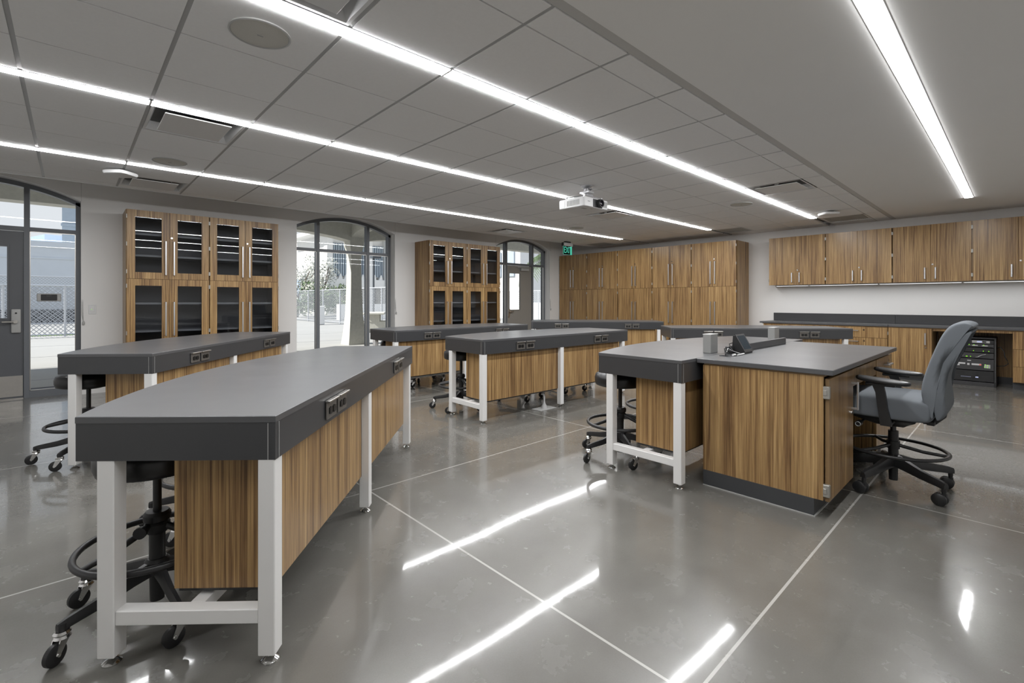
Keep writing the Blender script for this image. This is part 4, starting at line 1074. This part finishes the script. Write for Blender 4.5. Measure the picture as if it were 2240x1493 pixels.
tree('blossom_tree', 15.6, 40.5, 5.4, 1.6, BLOSSOM, 2200, 'pale blossoming tree beside the white building', 'tree', seed=5)
tree('green_shrub', 12.4, 33.2, 2.6, 1.6, LEAF, 1500, 'green shrub under the blossoming trees', 'shrub', seed=8)
tree('green_shrub', 18.6, 42.3, 3.0, .9, LEAF, 1500, 'dark green shrub in front of the white building', 'shrub', seed=9)
def palm(x, y, h, fl, label, seed, nf=18, droop=.9):
    rn = random.Random(seed); t = thing('palm_tree', label, 'tree', (x, y, 0))
    obj('trunk', G().tube([(0, 0, 0), (.15, 0, h*.5), (.1, 0, h)], [h*.035, h*.026, h*.028], 8), BARK, t)
    f = G()
    for k in range(nf):
        a = 2*PI*k/nf+rn.uniform(-.2, .2); el = rn.uniform(-.2, 1.1); P0 = Vector((.1, 0, h)); pts = []
        for i in range(9):
            s = i/8; pts.append(P0+Vector((math.cos(a)*math.cos(el)*s*fl, math.sin(a)*math.cos(el)*s*fl, math.sin(el)*s*fl-droop*fl*s*s*.7)))
        for i in range(1, 9):
            d = (pts[i]-pts[i-1]).normalized(); sd = d.cross(Vector((0, 0, 1))).normalized()
            for q in range(3):
                b0 = pts[i-1].lerp(pts[i], q/3)
                for sg in (-1, 1):
                    L_ = fl*.28*(1-.5*abs(i/8-.45)); tip = b0+sd*sg*L_*.8+d*L_*.5+Vector((0, 0, -L_*.35)); w = d*fl*.012
                    f.quad(b0-w, b0+w, tip+w*.3, tip-w*.3)
    obj('fronds', f, LEAF, t)
palm(30, 92, 10.2, 2.9, 'tall palm tree far away, seen through the left light of the tall arched window', 3)
palm(24.5, 96.5, 8.2, 2.9, 'shorter palm tree far away beside the tall palm', 4)
palm(15.9, 14.2, 3.05, 1.9, 'green palm fronds hanging outside the window with the taupe door', 6, 22, 1.0)
hills = G(); rn = random.Random(4); n = 60; ring = []
for i in range(n+1):
    a = R(20+100*i/n); d = 900; z = 110+40*math.sin(i*.35+1)+22*math.sin(i*.9)+rn.uniform(-5, 5)
    ring.append((d*math.cos(a), d*math.sin(a), z))
for p0, p1 in zip(ring, ring[1:]):
    hills.quad((p0[0]*.8, p0[1]*.8, -5), (p1[0]*.8, p1[1]*.8, -5), (p1[0], p1[1], p1[2]*.8), (p0[0], p0[1], p0[2]*.8))
struct('hills', hills, HILLM)
struct('ground_far', G().box(-900, 900, 160, 1000, -1, -.2), PAVE)

# ------------------------------------------------------------------ light
w = bpy.data.worlds.new('sky'); SC.world = w; w.use_nodes = True
N, L = w.node_tree.nodes, w.node_tree.links; bg = N['Background']
tcw = N.new('ShaderNodeTexCoord'); spw = N.new('ShaderNodeSeparateXYZ'); L.new(tcw.outputs['Generated'], spw.inputs[0])
crw = N.new('ShaderNodeValToRGB'); L.new(spw.outputs[2], crw.inputs[0])
crw.color_ramp.elements[0].position = 0; crw.color_ramp.elements[0].color = (.82, .84, .87, 1); crw.color_ramp.elements[1].position = .8; crw.color_ramp.elements[1].color = (.5, .62, .85, 1)
k = crw.color_ramp.elements.new(.25); k.color = (.80, .83, .88, 1)
L.new(crw.outputs[0], bg.inputs[0]); bg.inputs[1].default_value = 1.0; w.cycles.sampling_method = 'NONE'
sd = bpy.data.lights.new('sun', 'SUN'); sd.energy = 8.5; sd.angle = R(.6); sd.color = (1, .96, .9)
so = bpy.data.objects.new('sun', sd); COL.objects.link(so)
el, az = R(42), R(-18)
dv = Vector((math.cos(el)*math.cos(az), math.cos(el)*math.sin(az), -math.sin(el)))
so.rotation_euler = dv.to_track_quat('-Z', 'Y').to_euler(); so.location = (-20, 2, 12)

# ------------------------------------------------------------------ camera
cd = bpy.data.cameras.new('camera'); co = bpy.data.objects.new('camera', cd); COL.objects.link(co)
co.location = (0, 0, 1.21); co.rotation_euler = (PI/2, 0, R(47.07-90))
cd.sensor_width = 36; cd.sensor_fit = 'HORIZONTAL'; cd.lens = 1037/2240*36; cd.shift_y = -(746.5-658)/2240; cd.clip_start = .02; cd.clip_end = 3000
SC.camera = co
SC.view_settings.view_transform = 'Standard'; SC.view_settings.look = 'None'; SC.view_settings.gamma = 1; SC.view_settings.exposure = 0
SC.view_settings.use_curve_mapping = False
SC.cycles.use_denoising = True
SC.cycles.max_bounces = 8; SC.cycles.diffuse_bounces = 5; SC.cycles.glossy_bounces = 4; SC.cycles.transparent_max_bounces = 16
SC.cycles.sample_clamp_indirect = 6; SC.cycles.caustics_reflective = False; SC.cycles.caustics_refractive = False
